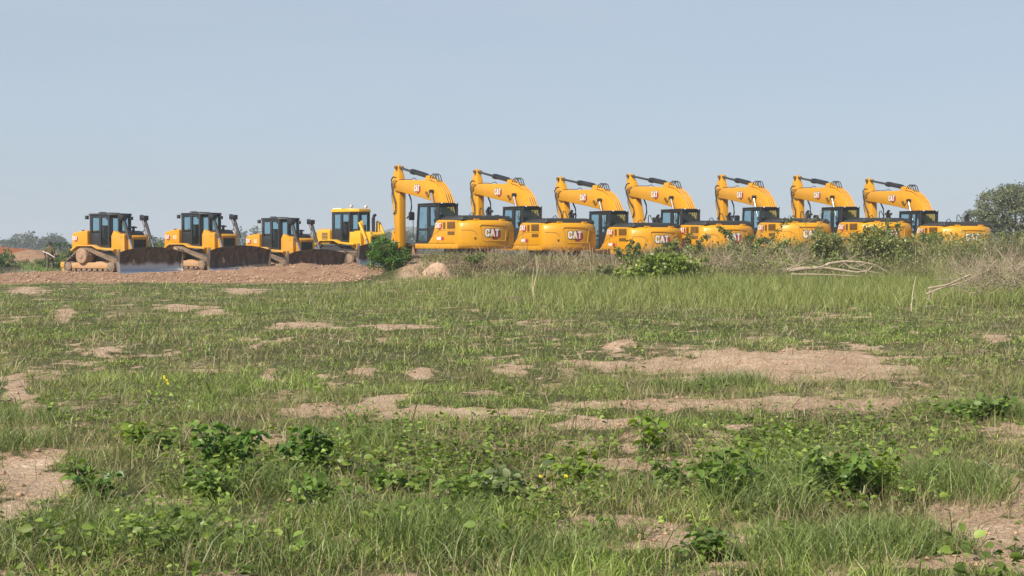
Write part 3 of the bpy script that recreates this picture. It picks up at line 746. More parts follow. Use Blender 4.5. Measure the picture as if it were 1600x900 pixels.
    for yy in (-0.17, -0.06, 0.05, 0.16):
        w.tube([(-0.12, yy, 0.2), (0.12, yy, 0.92), (0.34, yy, 1.35), (0.60, yy, 1.77), (0.97, yy, 2.11), (1.43, yy, 2.35), (2.0, yy, 2.47)], 0.028, 8)
    w.build('oil_pipe', M['yellow_worn'], boom)
    w = MB()
    for yy in (-0.1, 0.02, 0.14):
        w.tube([(1.30, yy, 2.36), (1.42, yy, 2.60), (1.62, yy, 2.68), (1.82, yy, 2.60), (1.95, yy, 2.44)], 0.022, 8)
    w.tube([(3.2, 0.1, 2.46), (3.4, 0.1, 2.56), (3.7, 0.1, 2.50), (4.2, 0.15, 2.53), (4.6, 0.2, 2.53), (4.85, 0.27, 2.46), (5.0, 0.29, 2.36)], 0.016, 8)
    w.tube([(4.50, -0.1, 2.0), (4.32, -0.1, 1.9), (4.1, -0.1, 1.6), (4.05, -0.1, 1.25), (4.18, -0.1, 0.92), (4.5, -0.1, 0.75)], 0.035, 8)
    w.each('hose', M['rubber'], boom)
    w = MB(); w.prism_y([(1.9, 2.38), (2.05, 2.62), (2.3, 2.62), (2.42, 2.40)], -0.14, 0.14); w.build('bracket', Y, boom, 0.015)
    w = MB(); w.cyl((1.45, -0.42, 1.88), (1.45, 0.42, 1.88), 0.085, 18); w.build('pin', M['black'], boom)
    w = MB(); w.cyl((1.98, 0.26, 1.84), (1.98, 0.33, 1.84), 0.06, 10); w.tube([(1.98, 0.29, 1.84), (1.80, 0.29, 1.72), (1.66, 0.29, 1.9), (1.45, 0.29, 1.96)], 0.014, 6)
    w.box(1.84, 1.94, 0.252, 0.30, 1.66, 1.74); w.each('work_light', M['vent'], boom)
    # stick, in coordinates of the boom tip pin
    st = [(0.02, 0.86), (-0.10, 0.84), (-0.30, 0.38), (-0.34, 0.0), (-0.31, -0.6), (-0.22, -2.70), (-0.12, -2.78), (0.06, -2.78), (0.14, -2.68),
          (0.30, -1.2), (0.40, -0.45), (0.44, 0.0), (0.38, 0.42), (0.16, 0.82)]
    w = MB(); st = [(px_, pz_*(1.13 if pz_ > 0 else 1.06)) for px_, pz_ in st]; w.prism_y(st, -0.17, 0.17); w.v = [(a_ if c_ < 0.3 else a_*(1 - 0.25*min(1, (c_-0.3)/0.6)), b_*(1 - 0.45*min(1, max(0, (c_-0.25)/0.6))), c_) for a_, b_, c_ in w.v]
    stick = w.build('stick', Y, root, 0.02, 2, loc=(TIP[0] + 0.06, 0, TIP[1]))
    w = MB()
    for k, yy in enumerate((0.20, 0.215, 0.23)):
        j = 0.05 * k
        w.tube([(-0.26 + j, 0.27, 0.34), (-0.05 + j, 0.29, 0.40), (0.26 + j*0.5, 0.25, 0.30), (0.34 - j, 0.22, 0.0), (0.30 - j, yy, -0.35), (0.14 - j*2, yy, -0.70 - j), (-0.02, yy, -1.0 - 2*j), (0.12 + j, yy, -1.32)], 0.018, 8)
    w.tube([(0.40, 0.1, -0.1), (0.50, 0.12, -0.35), (0.46, 0.12, -0.7), (0.34, 0.12, -0.95)], 0.022, 8)
    w.each('hose', M['rubber'], stick)
    w = MB(); w.cyl((0, -0.30, 0), (0, 0.30, 0), 0.11, 18); w.cyl((-0.03, -0.22, 0.84), (-0.03, 0.22, 0.84), 0.075, 16); w.each('pin', M['vent'], stick)
    w = MB(); w.cyl((0.52, 0, -0.30), (0.42, 0, -1.55), 0.075, 14); w.build('bucket_cylinder', M['yellow'], stick)
    w = MB(); w.cyl((0.42, 0, -1.55), (0.36, 0, -2.15), 0.045, 12); w.build('cylinder_rod', M['chrome'], stick)
    w = MB()
    for yy in (-0.2, 0.2): w.prism_y([(0.30, -2.06), (0.42, -2.10), (0.16, -2.60), (0.02, -2.56)], yy - 0.03, yy + 0.03); w.prism_y([(0.30, -2.16), (0.44, -2.10), (0.66, -2.62), (0.52, -2.68)], yy*0.6 - 0.03, yy*0.6 + 0.03)
    w.each('linkage', Y, stick, 0.01)
    # bucket hangs from the stick, curled back
    bk = MB()
    outer = [(-0.12, 0.10), (0.52, 0.16), (0.78, -0.18), (0.82, -0.55), (0.55, -0.90), (0.10, -1.02), (-0.42, -0.95)]
    inner = [(-0.46, -0.89), (0.08, -0.95), (0.50, -0.84), (0.75, -0.52), (0.71, -0.20), (0.48, 0.08), (-0.12, 0.03)]
    bk.prism_y(outer + inner, -0.62, 0.62)
    for yy in (-0.62, 0.58): bk.prism_y([(-0.12, 0.10), (0.52, 0.16), (0.78, -0.18), (0.82, -0.55), (0.55, -0.90), (0.10, -1.02), (-0.42, -0.95)], yy - 0.003, yy + 0.043)
    for k in range(5): y = -0.54 + 0.27*k; bk.prism_y([(-0.40, -0.99), (-0.40, -0.88), (-0.66, -0.93)], y - 0.05, y + 0.05)
    for yy in (-0.22, 0.18): bk.prism_y([(-0.14, 0.08), (0.0, 0.30), (0.12, 0.30), (0.55, 0.34), (0.62, 0.10)], yy, yy + 0.045)
    bucket = bk.build('bucket', M['rust'], root, 0.008)
    # cylinders as separate parts (placed by pose())
    for yy in (0.37, -0.37):
        w = MB(); w.cyl((0, 0, 0), (0.98, 0, 0), 0.085, 16); w.cyl((0.9, 0, 0), (1.02, 0, 0), 0.10, 16); b = w.build('boom_cylinder', M['grey'], root); b['yy'] = yy
        w = MB(); w.cyl((0, 0, 0), (1.25, 0, 0), 0.05, 14); w.build('cylinder_rod', M['chrome'], b)
    w = MB(); w.cyl((0, 0, 0), (1.55, 0, 0), 0.095, 18); w.cyl((1.42, 0, 0), (1.66, 0, 0), 0.125, 18)
    w.tube([(0.1, 0.05, 0.12), (0.6, 0.06, 0.13), (1.4, 0.06, 0.13)], 0.022, 8); w.build('stick_cylinder', M['black'], root)
    w = MB(); w.cyl((0, 0, 0), (1.7, 0, 0), 0.055, 14)
    w.build('cylinder_rod', M['grey'], [c for c in root.children if c.name.startswith('stick_cylinder')][0])
    return root

def base(o): return o.name.split('.')[0]
def pose(root, boom_deg, stick_deg, reach=1.0):
    B = R(boom_deg); S = R(stick_deg)
    def rot(p, a): return (p[0]*math.cos(a) - p[1]*math.sin(a), p[0]*math.sin(a) + p[1]*math.cos(a))
    def onboom(p): q = rot((p[0]*reach, p[1]), B); return (FOOT[0] + q[0], FOOT[1] + q[1])
    tip = onboom((TIP[0] + 0.06 - FOOT[0], TIP[1] - FOOT[1]))
    def onstick(p): q = rot(p, -S); return (tip[0] + q[0], tip[1] + q[1])
    ch = list(root.children)
    for o in ch:
        n = base(o)
        if n == 'boom': o.rotation_euler = (0, -B, 0); o.scale = (reach, 1, 1)
        if n == 'stick': o.location = (tip[0], 0, tip[1]); o.rotation_euler = (0, S, 0)
        if n == 'bucket':
            q = onstick((-0.03, -2.86)); o.location = (q[0], 0, q[1]); o.rotation_euler = (0, S * 0.9 + R(6), 0)
        if n in ('boom_cylinder', 'stick_cylinder'):
            if n == 'boom_cylinder': a = (0.98, 1.36); b = onboom((1.45, 1.88)); y = o['yy']
            else: a = onboom((2.2, 2.56)); b = onstick((-0.03, 0.84)); y = 0
            dx, dz = b[0]-a[0], b[1]-a[1]; ln = math.hypot(dx, dz)
            o.location = (a[0], y, a[1]); o.rotation_euler = (0, -math.atan2(dz, dx), 0)
            for r in o.children:
                full = 1.25 if n == 'boom_cylinder' else 1.7
                r.location = (ln - full, 0, 0)

EXLAB = ['yellow excavator nearest of the row, leftmost, its stick upright beside the green bush',
         'yellow excavator second from the left, raised stick between two cabs behind the dry brush heap',
         'yellow excavator third from the left, low set, behind the thin bare sapling',
         'yellow excavator in the middle of the row, its stick leaning furthest in towards the cab',
         'yellow excavator fifth from the left, its lower half behind twiggy vines',
         'yellow excavator second from the right, counterweight half hidden by the dense green bush',
         'yellow excavator at the right end of the row, next to the spreading tree']
proto = make_excavator(); excs = [proto]
for i in range(1, 7): excs.append(copy_tree(proto))
for o, (x, y, z, al, th), e, lab in zip(excs, exc_pos, EXC, EXLAB):
    o.location = (x, y, z)
    be = al - R(th)                                   # heading, clockwise from +Y
    o.rotation_euler = (0, 0, R(90) - be)
    pose(o, e[4], e[5], e[6])
    tag(o, lab, 'excavator', 'excavators parked in a row')
for o in bpy.data.objects:
    if 'yy' in o.keys(): del o['yy']

# ------------------------------------------------------------------ bulldozers
def make_dozer(high=True):
    root = empty('bulldozer', (0, 0, 0))
    Y = M['yellow_dusty'] if high else M['lemon']
    yt = 1.12
    for s in (1, -1):
        if high:
            circ = [(-1.30, 0.42, 0.33), (-0.22, 0.96, 0.46), (1.85, 0.42, 0.33)]
        else:
            circ = [(-1.30, 0.52, 0.42), (1.75, 0.50, 0.40)]
        tr = belt(hull_loop(circ), 0, s*yt - 0.32, s*yt + 0.32, 0.2, 0.045, 0.06).build('track', M['steel'], root)
        w = MB(); ys = s*yt
        for k, (cx, cz, r) in enumerate(circ):
            rr = r - 0.02; w = MB()
            w.lathe_y(cx, cz, [(ys - 0.2, rr*0.5), (ys - 0.17, rr*0.9), (ys - 0.08, rr), (ys + 0.08, rr), (ys + 0.17, rr*0.9), (ys + 0.2, rr*0.5)], 24)
            w.lathe_y(cx, cz, [(ys - 0.335, rr*0.30), (ys - 0.30, rr*0.72), (ys + 0.30, rr*0.72), (ys + 0.335, rr*0.30)], 24)
            w.build('sprocket' if k == (1 if high else 0) else 'idler_wheel', M['mud'] if k == 1 and high else M['steel'], tr)
        for k in range(7): MB().lathe_y(-1.0 + 0.4*k, 0.26, [(ys - 0.2, 0.13), (ys + 0.2, 0.13)], 14).build('roller', M['steel'], tr)
        w = MB(); w.prism_y([(-1.35, 0.30), (-1.35, 0.52), (-0.9, 0.62), (1.3, 0.62), (1.7, 0.48), (1.7, 0.30)], ys - 0.24, ys + 0.24)
        w.build('track_frame', M['mudyellow'], tr, 0.04)
        if high:
            w = MB(); w.lathe_y(-0.22, 0.96, [(ys + s*0.20, 0.42), (ys + s*0.37, 0.40), (ys + s*0.40, 0.36), (ys + s*0.40, 0.15), (ys + s*0.44, 0.12)], 28)
            w.build('final_drive', M['mud'], tr)
    # hull and fenders
    w = MB(); w.box(-1.4, 1.9, -0.78, 0.78, 0.55, 1.22); w.build('hull', M['grey'], root, 0.04)
    w = MB()
    for s in (1, -1):
        a, b = (0.70, 1.08) if s > 0 else (-1.08, -0.70)
        w.prism_y([(-1.5, 1.30), (-1.05, 1.56), (0.1, 1.56), (0.5, 1.42), (1.75, 1.34), (1.75, 1.24), (0.5, 1.32), (0.1, 1.48), (-1.0, 1.48), (-1.5, 1.20)], a, b)
    w.each('fender', M['yellow_worn'] if high else Y, root, 0.015)
    # rear tank
    w = MB()
    if high: tk = [(-1.52, 1.22), (-1.52, 2.08), (-1.36, 2.22), (-0.42, 2.34), (-0.34, 2.30), (-0.34, 1.56), (-0.75, 1.56), (-1.05, 1.48), (-1.3, 1.30)]
    else: tk = [(-1.45, 1.30), (-1.45, 2.02), (-1.36, 2.12), (-0.42, 2.14), (-0.34, 2.10), (-0.34, 1.30)]
    w.prism_y(tk, -0.95, 0.95); tank = w.build('fuel_tank', Y, root, 0.05, 3)
    if high:
        emblem(tank, lambda a, b, h: (-1.44 + a*0.17, -0.95 - h, 1.80 + b*0.22), False)
        w = MB(); w.cyl((-1.0, -0.6, 2.26), (-1.0, -0.6, 2.36), 0.09, 14); w.build('filler_cap', M['black'], tank)
    else:
        w = MB()
        for k in range(5): w.box(-0.98, -0.50, -0.958, -0.95, 1.56 + k*0.085, 1.61 + k*0.085)
        w.build('vent', M['grey'], tank)
        w = MB()
        for k in range(5): w.tube([(-1.3 + 0.2*k, -0.85, 2.12), (-1.3 + 0.2*k, -0.85, 2.19), (-1.2 + 0.2*k, -0.85, 2.19), (-1.2 + 0.2*k, -0.85, 2.12)], 0.018, 6)
        w.build('grab_rail', Y, tank)
        text_on(tank, '65', (-1.0, -0.954, 1.40), (R(90), 0, 0), 0.2, M['white'])
    # cab
    x0, xd, x1, hw, zb, zt = -0.36, 0.42, 1.50, 0.76, 1.42, 3.14
    plan = [(x0, hw), (1.05, hw), (x1, 0.42), (x1, -0.42), (1.05, -hw), (x0, -hw)]
    w = MB()
    def post(x, y, wx, wy, z0=zb, z1=zt): w.box(x - wx/2, x + wx/2, y - wy/2, y + wy/2, z0, z1)
    for s in (1, -1):
        y = s*(hw - 0.05)
        post(x0 + 0.08, y, 0.16, 0.10); post(xd, y, 0.16, 0.10); post(1.06, y, 0.12, 0.10); post(x1 - 0.05, s*0.40, 0.09, 0.09)
        w.box(x0, xd, y - 0.045, y + 0.045, zb, 2.18); w.box(x0, 1.08, y - 0.048, y + 0.048, zt - 0.15, zt); w.box(xd, 1.06, y - 0.045, y + 0.045, zb, zb + 0.10)
    w.box(x0, x0 + 0.07, -hw + 0.05, hw - 0.05, zb, 2.2); w.box(x0 + 0.005, x0 + 0.075, -hw + 0.05, hw - 0.05, zt - 0.12, zt)
    cab = w.build('cab', M['black'], root, 0.015)
    w = MB(); w.prism_z([(a*1.06 - 0.03, b*1.06) for a, b in plan], zt - 0.01, zt + (0.09 if high else 0.17), 0.96)
    w.box(0.0, 0.7, -0.4, 0.4, zt + 0.05, zt + (0.14 if high else 0.2))
    w.build('roof', M['black'] if high else M['lemon'], cab, 0.03)
    def pane(nm, vs): MB().add(vs, [(0,1,2,3)]).build(nm, M['glass'], cab)
    for s in (1, -1):
        y = s*(hw - 0.05)
        pane('side_window', [(x0 + 0.15, y, 2.18), (xd - 0.07, y, 2.18), (xd - 0.07, y, zt - 0.14), (x0 + 0.15, y, zt - 0.14)])
        pane('door_window', [(xd + 0.07, y, zb + 0.1), (1.01, y, zb + 0.1), (1.01, y, zt - 0.14), (xd + 0.07, y, zt - 0.14)])
        pane('front_window', [(1.10, s*(hw - 0.07), 2.0), (x1 - 0.07, s*0.43, 2.0), (x1 - 0.07, s*0.43, zt - 0.1), (1.10, s*(hw - 0.07), zt - 0.1)])
    pane('windscreen', [(x1 - 0.04, -0.36, 2.0), (x1 - 0.04, 0.36, 2.0), (x1 - 0.04, 0.36, zt - 0.08), (x1 - 0.04, -0.36, zt - 0.08)])
    pane('rear_window', [(x0 + 0.04, -0.62, 2.2), (x0 + 0.04, 0.62, 2.2), (x0 + 0.04, 0.62, zt - 0.12), (x0 + 0.04, -0.62, zt - 0.12)])
    w = MB(); w.box(0.1, 0.55, -0.28, 0.28, 1.75, 1.92); w.box(0.0, 0.16, -0.26, 0.26, 1.92, 2.6); w.box(0.15, 0.5, -0.42, -0.32, 1.8, 2.1); w.box(0.15, 0.5, 0.32, 0.42, 1.8, 2.1); w.box(0.8, 1.1, -0.3, 0.3, 1.42, 2.15)
    w.build('seat', M['seat'], cab, 0.04)
    w = MB(); w.tube([(xd + 0.1, -hw, 1.75), (xd + 0.1, -hw - 0.05, 1.8), (xd + 0.1, -hw - 0.05, 2.3), (xd + 0.1, -hw, 2.35)], 0.014, 8); w.build('door_handle', M['grey'], cab)
    w = MB()
    if high:
        w.box(x0 - 0.16, x0 - 0.02, -hw - 0.18, -hw - 0.02, 2.92, 3.12); w.box(x0 - 0.16, x0 - 0.02, hw - 0.2, hw, 2.92, 3.12); w.box(1.5, 1.62, 0.3, 0.46, 2.88, 3.06)
        w.tube([(x0 + 0.2, -0.3, 3.22), (x0 + 0.25, -0.32, 3.30), (x0 + 0.7, -0.3, 3.30), (x0 + 0.9, -0.3, 3.24)], 0.02, 6)
    else:
        for yy in (-0.62, 0.5):
            w.cyl((1.06, yy, 3.45), (1.16, yy, 3.44), 0.09, 12); w.tube([(1.08, yy, 3.28), (1.08, yy, 3.4)], 0.02, 6)
        w.box(x0 + 0.02, x0 + 0.7, -0.7, -0.4, 3.3, 3.36)
    w.each('work_light', M['grey'] if high else M['lamp'], root, 0.01)
    # hood, radiator guard
    w = MB()
    w.prism_y([(1.30, 1.22), (1.30, 2.12), (1.62, 2.18), (2.52, 2.06), (2.60, 1.98), (2.60, 1.86), (1.75, 1.22)] if high else
              [(1.20, 1.22), (1.20, 2.05), (1.5, 2.06), (2.52, 1.92), (2.62, 1.84), (2.62, 1.70), (1.75, 1.22)], -0.55, 0.55)
    w.box(2.0, 2.585, -0.60, -0.44, 1.0, 1.98); w.box(2.0, 2.585, 0.44, 0.60, 1.0, 1.98); w.box(2.0, 2.59, -0.6, 0.6, 0.9, 1.12)
    hood = w.build('hood', Y, root, 0.025)
    w = MB(); w.box(2.3, 2.545, -0.44, 0.44, 1.12, 1.90)
    for k in range(8): w.box(2.545, 2.57, -0.40 + 0.105*k, -0.36 + 0.105*k, 1.14, 1.88)
    w.build('grille', M['black'], hood)
    for s in (1, -1):
        w = MB(); y = s*0.562; w.box(1.72, 2.02, min(y, y - s*0.02), max(y, y - s*0.02), 1.25, 1.92)
        for k in range(9): w.box(1.73, 2.01, min(y, y + s*0.012), max(y, y + s*0.012), 1.29 + 0.07*k, 1.32 + 0.07*k)
        w.build('side_screen', M['vent'] if high else M['yellow_worn'], hood)
    w = MB()
    for s in (1, -1):
        a, b = (0.56, 0.86) if s > 0 else (-0.86, -0.56)
        w.prism_y([(1.35, 1.22), (1.35, 2.02), (1.52, 2.30), (1.72, 2.22), (2.02, 2.08), (2.30, 2.10), (2.34, 1.2), (2.1, 0.85), (1.8, 0.95)] if high else
                  [(1.15, 1.22), (1.20, 2.00), (2.05, 1.92), (2.1, 1.25), (1.9, 0.9)], a, b - 0.0 if s > 0 else b)
    w.each('side_guard', Y, hood, 0.03)
    w = MB()
    if high:
        w.cyl((1.95, 0.15, 2.1), (1.95, 0.15, 2.45), 0.075, 12); w.lathe_y(0, 0, [(0, 0.001), (0.001, 0.001)], 3)
        w.cyl((1.95, 0.15, 2.45), (1.95, 0.15, 2.51), 0.19, 18); w.cyl((1.95, 0.15, 2.51), (1.95, 0.15, 2.55), 0.19, 18, 0.06)
        w.prism_y([(1.62, 2.15), (1.62, 2.30), (2.4, 2.22), (2.5, 2.06)], -0.42, 0.42)
        w.tube([(2.2, 0.5, 2.25), (2.25, 0.62, 2.3), (2.25, 0.68, 2.6), (2.2, 0.72, 2.95)], 0.03, 8)
        w.tube([(2.2, 0.45, 2.25), (2.3, 0.2, 2.28), (2.2, -0.1, 2.26), (2.1, -0.4, 2.4), (2.12, -0.6, 2.85)], 0.026, 8)
    else:
        w.tube([(1.9, 0.3, 1.95), (1.9, 0.3, 2.75), (1.95, 0.3, 2.9), (2.08, 0.3, 2.97)], [0.09, 0.1, 0.09, 0.08], 12)
        w.cyl((1.6, -0.1, 2.0), (1.6, -0.1, 2.4), 0.1, 12)
    w.each('exhaust_stack', M['black'], hood)
    # lift cylinders
    for s in (1, -1):
        y = s*0.77
        if high:
            w = MB(); w.cyl((2.13, y, 2.98), (2.58, y, 1.86), 0.085, 14); c = w.build('lift_cylinder', M['grey'], root)
            w = MB(); w.cyl((2.55, y, 1.93), (2.86, y, 1.16), 0.05, 12); w.build('cylinder_rod', M['chrome'], c)
            w = MB(); w.box(1.93, 2.28, y - 0.17, y + 0.17, 2.86, 3.12); w.box(1.88, 2.0, y - 0.12, y + 0.10, 3.0, 3.16); w.build('cylinder_yoke', M['black'], c, 0.03)
            w = MB(); w.box(2.0, 2.22, y - 0.10 if s < 0 else y - 0.20, y + 0.20 if s < 0 else y + 0.10, 1.9, 2.1); w.build('trunnion', Y, c, 0.02)
            w = MB(); w.cyl((2.06, y - s*0.12, 2.9), (2.42, y - s*0.12, 2.0), 0.028, 10); w.build('oil_pipe', M['steel'], c)
        else:
            w = MB(); w.cyl((1.9, y, 2.52), (2.42, y, 1.55), 0.085, 14); c = w.build('lift_cylinder', M['lemon'], root)
            w = MB(); w.cyl((2.4, y, 1.6), (2.75, y, 1.0), 0.05, 12); w.build('cylinder_rod', M['chrome'], c)
            w = MB(); w.prism_y([(1.8, 1.9), (1.85, 2.62), (2.0, 2.62), (2.1, 1.9)], y - s*0.16 - 0.04, y - s*0.16 + 0.04); w.build('cylinder_yoke', M['lemon'], c, 0.01)
    # blade: concave mouldboard with end plates
    hwb = 1.72; prof = []
    for k in range(13):
        t = k/12; z = 0.0 + 1.32*t; x = 3.62 - 0.42*math.sin(math.pi*(0.12 + 0.80*t)) + 0.12*t
        prof.append((x, z))
    w = MB(); ny = 21; vs = []; fs = []
    for j in range(ny):
        y = -hwb + 2*hwb*j/(ny-1)
        arch = 0.26*(1 - abs(y/hwb)**2.4) - 0.14
        for k, (x, z) in enumerate(prof):
            vs.append((x - 0.05*(1-(y/hwb)**2), y, z + (arch*max(0, (k-8)/4.0))))
    m = len(prof)
    for j in range(ny):
        y = -hwb + 2*hwb*j/(ny-1)
        arch = 0.26*(1 - abs(y/hwb)**2.4) - 0.14
        for k, (x, z) in enumerate(prof): vs.append((x - 0.07 - 0.05*(1-(y/hwb)**2), y, z + (arch*max(0, (k-8)/4.0))))
    o2 = ny*m
    for j in range(ny-1):
        for k in range(m-1):
            fs.append((j*m+k, (j+1)*m+k, (j+1)*m+k+1, j*m+k+1)); fs.append((o2+j*m+k, o2+j*m+k+1, o2+(j+1)*m+k+1, o2+(j+1)*m+k))
        for k in (0, m-1): fs.append((j*m+k, (j+1)*m+k, o2+(j+1)*m+k, o2+j*m+k))
    for j in (0, ny-1):
        for k in range(m-1): fs.append((j*m+k, j*m+k+1, o2+j*m+k+1, o2+j*m+k))
    blade = w.add(vs, fs).build('blade', M['blade'], root, 0, smooth=50)
    w = MB()
    for s in (1, -1): w.prism_y([(3.70, 0.0), (3.58, 0.45), (3.60, 1.0), (3.62, 1.33), (3.38, 1.33), (3.24, 0.9), (3.2, 0.45), (3.3, 0.05)], s*hwb - 0.025 + s*0.03, s*hwb + 0.025 + s*0.03)
    w.each('end_plate', M['blade'], blade, 0.008)
    w = MB(); w.prism_y([(3.58, -0.02), (3.70, -0.02), (3.60, 0.22), (3.54, 0.22)], -hwb, hwb); w.build('cutting_edge', M['chrome'], blade, 0.005)
    bl_a = R(-21); piv = Vector((3.2, 0, 0)); rotm = Matrix.Rotation(bl_a, 3, 'Z')
    blade.rotation_euler = (0, 0, bl_a); blade.location = piv - rotm @ piv
    w = MB()
    for s in (1, -1):
        w.tube([(0.4, s*1.0, 0.55), (1.9, s*0.92, 0.62), (2.7, s*0.75, 0.62), (2.92 + s*0.16, s*0.6, 0.6)], 0.12, 8)
        w.prism_y([(2.62, 1.0), (2.62, 1.28), (2.85, 1.28), (2.95, 1.05), (2.95, 0.5), (2.75, 0.5)], s*0.77 - 0.09, s*0.77 + 0.09)
        w.tube([(1.95, s*0.55, 0.9), (2.5, s*0.9, 0.85), (2.92 + s*0.32, s*1.1, 0.7)], 0.07, 8)
    w.each('push_arm', M['mudyellow'], root, 0.01)
    # ripper
    w = MB()
    for yy in (-0.55, 0.55):
        w.prism_y([(-1.45, 1.25), (-1.35, 1.40), (-2.05, 0.72), (-2.2, 0.55), (-2.1, 0.45)], yy - 0.06, yy + 0.06)
        w.prism_y([(-1.4, 0.62), (-1.4, 0.75), (-2.3, 0.52), (-2.3, 0.40)], yy - 0.05, yy + 0.05)
    w.box(-2.42, -2.12, -0.95, 0.95, 0.34, 0.62)
    rip = w.build('ripper', M['yellow_worn'], root, 0.02)
    for yy in (-0.85, 0, 0.85):
        w = MB(); w.prism_y([(-2.35, 0.5), (-2.18, 0.5), (-2.2, 0.15), (-2.32, -0.02), (-2.38, 0.1)], yy - 0.05, yy + 0.05); w.build('ripper_shank', M['mudyellow'], rip, 0.01)
    return root

def place_dozer(o, p):
    x, y, z, al, ph = p
    rx, ry = math.cos(al), -math.sin(al); tx, ty = -math.sin(al), -math.cos(al); ph = R(ph)
    fx = math.sin(ph)*rx + math.cos(ph)*tx; fy = math.sin(ph)*ry + math.cos(ph)*ty
    o.location = (x, y, z); o.rotation_euler = (0, 0, math.atan2(fy, fx))
dz = make_dozer(True)
dzs = [dz, copy_tree(dz), copy_tree(dz), make_dozer(False)]
for o, lab in zip(dzs, ['yellow bulldozer with black cab, leftmost of the dozers, ripper end near the standing man',
                        'yellow bulldozer with black cab, second from the left, its blade muddy all over',
                        'yellow bulldozer with black cab, third from the left, behind the high soil windrow',
                        'lemon yellow bulldozer with a yellow cab roof, beside the green bush']):
    tag(o, lab, 'bulldozer', 'bulldozers parked in a row')
for o, p in zip(dzs, doz_pos): place_dozer(o, p)
for o, mh in zip(dzs, (-0.02, 0.34, 0.10, 0.12)):
    for c in o.children:
        if base(c) == 'blade':
            c['mud_height'] = mh
            for e in c.children: e['mud_height'] = mh
dzs[3].scale = (1.05, 1.05, 1.03)
for o, s in zip(dzs[1:3], ('03', '05')):
    tk = [c for c in o.children if base(c) == 'fuel_tank'][0]
    text_on(tk, s, (-0.80, -0.956, 1.80), (R(90), 0, 0), 0.28, M['white'])

# ------------------------------------------------------------------ foliage tools
def leaf_arrays(P, D, size, aspect, col, droop=0.0, r=rng):
    """diamond leaves: P base points, D directions (unit), size lengths; returns V, loops, sizes, cols"""
    n = len(P)
    up = r.normal(size=(n, 3)); side = np.cross(D, up); side /= np.linalg.norm(side, axis=1)[:, None] + 1e-9
    nrm = np.cross(side, D)
    L = size[:, None]; w = L * aspect
    mid = P + D * L * 0.45 + nrm * L * 0.08
    tip = P + D * L + np.array([0, 0, -1.0]) * L * droop
    V = np.stack([P, mid + side * w * 0.5, tip, mid - side * w * 0.5], 1).reshape(-1, 3)
    loops = np.arange(n * 4).reshape(n, 4)
    return V, loops, np.full(n, 4), np.repeat(col, 4, 0)
def leaf_round(P, D, size, aspect, col, droop=0.0, r=rng):
    """rounder leaves folded along the midrib, tip drooping"""
    n = len(P); up = r.normal(size=(n, 3)) * 0.55 + np.array([0, 0, 1.0]); side = np.cross(D, up); side /= np.linalg.norm(side, axis=1)[:, None] + 1e-9
    nrm = np.cross(side, D); L = size[:, None]; w = L * aspect * 0.5; dn = np.array([0, 0, -1.0]) * L * droop
    f = nrm * L * 0.10
    V = np.stack([P, P + D*L*0.22 + side*w*0.85 + f, P + D*L*0.58 + side*w*0.95 + f + dn*0.3, P + D*L + dn, P + D*L*0.58 - side*w*0.95 + f + dn*0.3, P + D*L*0.22 - side*w*0.85 + f, P + D*L*0.5 + dn*0.15], 1).reshape(-1, 3)
    o = (np.arange(n)*7)[:, None]
    loops = np.concatenate([o + np.array([[0, 1, 2, 6]]), o + np.array([[6, 2, 3]]), o + np.array([[3, 4, 6]]), o + np.array([[6, 4, 5, 0]])], 1).ravel()
    return V, loops, np.tile([4, 3, 3, 4], n), np.repeat(col, 7, 0)
def rand_dirs(n, r=rng, zb=0.0):
    d = r.normal(size=(n, 3)); d[:, 2] += zb; return d / np.linalg.norm(d, axis=1)[:, None]
def mixcol(n, a, b, r=rng, jit=0.18):
    t = r.random((n, 1)); c = np.array(a) * (1 - t) + np.array(b) * t
    return c * (1 + jit * (r.random((n, 1)) - 0.5) * 2)

def crown(P0, lobes, nleaf, size, cA, cB, name, parent, mat=None, aspect=0.6, clump=0.35, zb=0.2, droop=0.1, shell=0.55):
    """leaf clumps spread through several lobes (x, y, z, rx, ry, rz)"""
    pts = []; cols = []
    wts = np.array([l[3]*l[4]*l[5] for l in lobes]) ** 0.75; wts /= wts.sum()
    for l, wgt in zip(lobes, wts):
        k = max(8, int(nleaf * wgt)); nc = max(4, k // 28)
        d = rand_dirs(nc, zb=0.15); rad = shell + (1 - shell) * rng.random((nc, 1)) ** 0.6
        cc = d * rad
        which = rng.integers(0, nc, k)
        q = cc[which] + rng.normal(size=(k, 3)) * clump * 0.42
        tone = (0.75 + 0.5 * rng.random((nc, 1)))[which]
        pts.append(q * np.array(l[3:6]) + np.array(l[:3])); cols.append(mixcol(k, cA, cB) * tone)
    Pp = np.concatenate(pts) + np.array(P0); cl = np.concatenate(cols); n = len(Pp)
    V, lo, sz, cc = leaf_arrays(Pp, rand_dirs(n, zb=zb), size * (0.6 + 0.8 * rng.random(n)), aspect, cl, droop)
    return np_mesh(name, V, lo, sz, mat or M['leaf'], {'tint': cc}, parent=parent)
def limbs(name, base_p, tops, r0, parent, mat=None, bend=0.15, n=7):
    w = MB()
    for t in tops:
        b = Vector(base_p); t = Vector(t); m1 = b.lerp(t, 0.4) + Vector((random.uniform(-1, 1), random.uniform(-1, 1), 0.6)) * bend
        m2 = b.lerp(t, 0.75) + Vector((random.uniform(-1, 1), random.uniform(-1, 1), 0.3)) * bend
        w.tube([b, m1, m2, t], r0 * random.uniform(0.7, 1.0), n, r0 * 0.2)
    return w.build(name, mat or M['bark'], parent)
def gz(x, y): return float(ground_z(np.array([x]), np.array([y]))[0])
def strip_parent(root, kids):
    for k in kids:
        k.parent = root; k.matrix_parent_inverse = Matrix.Translation(-root.location)

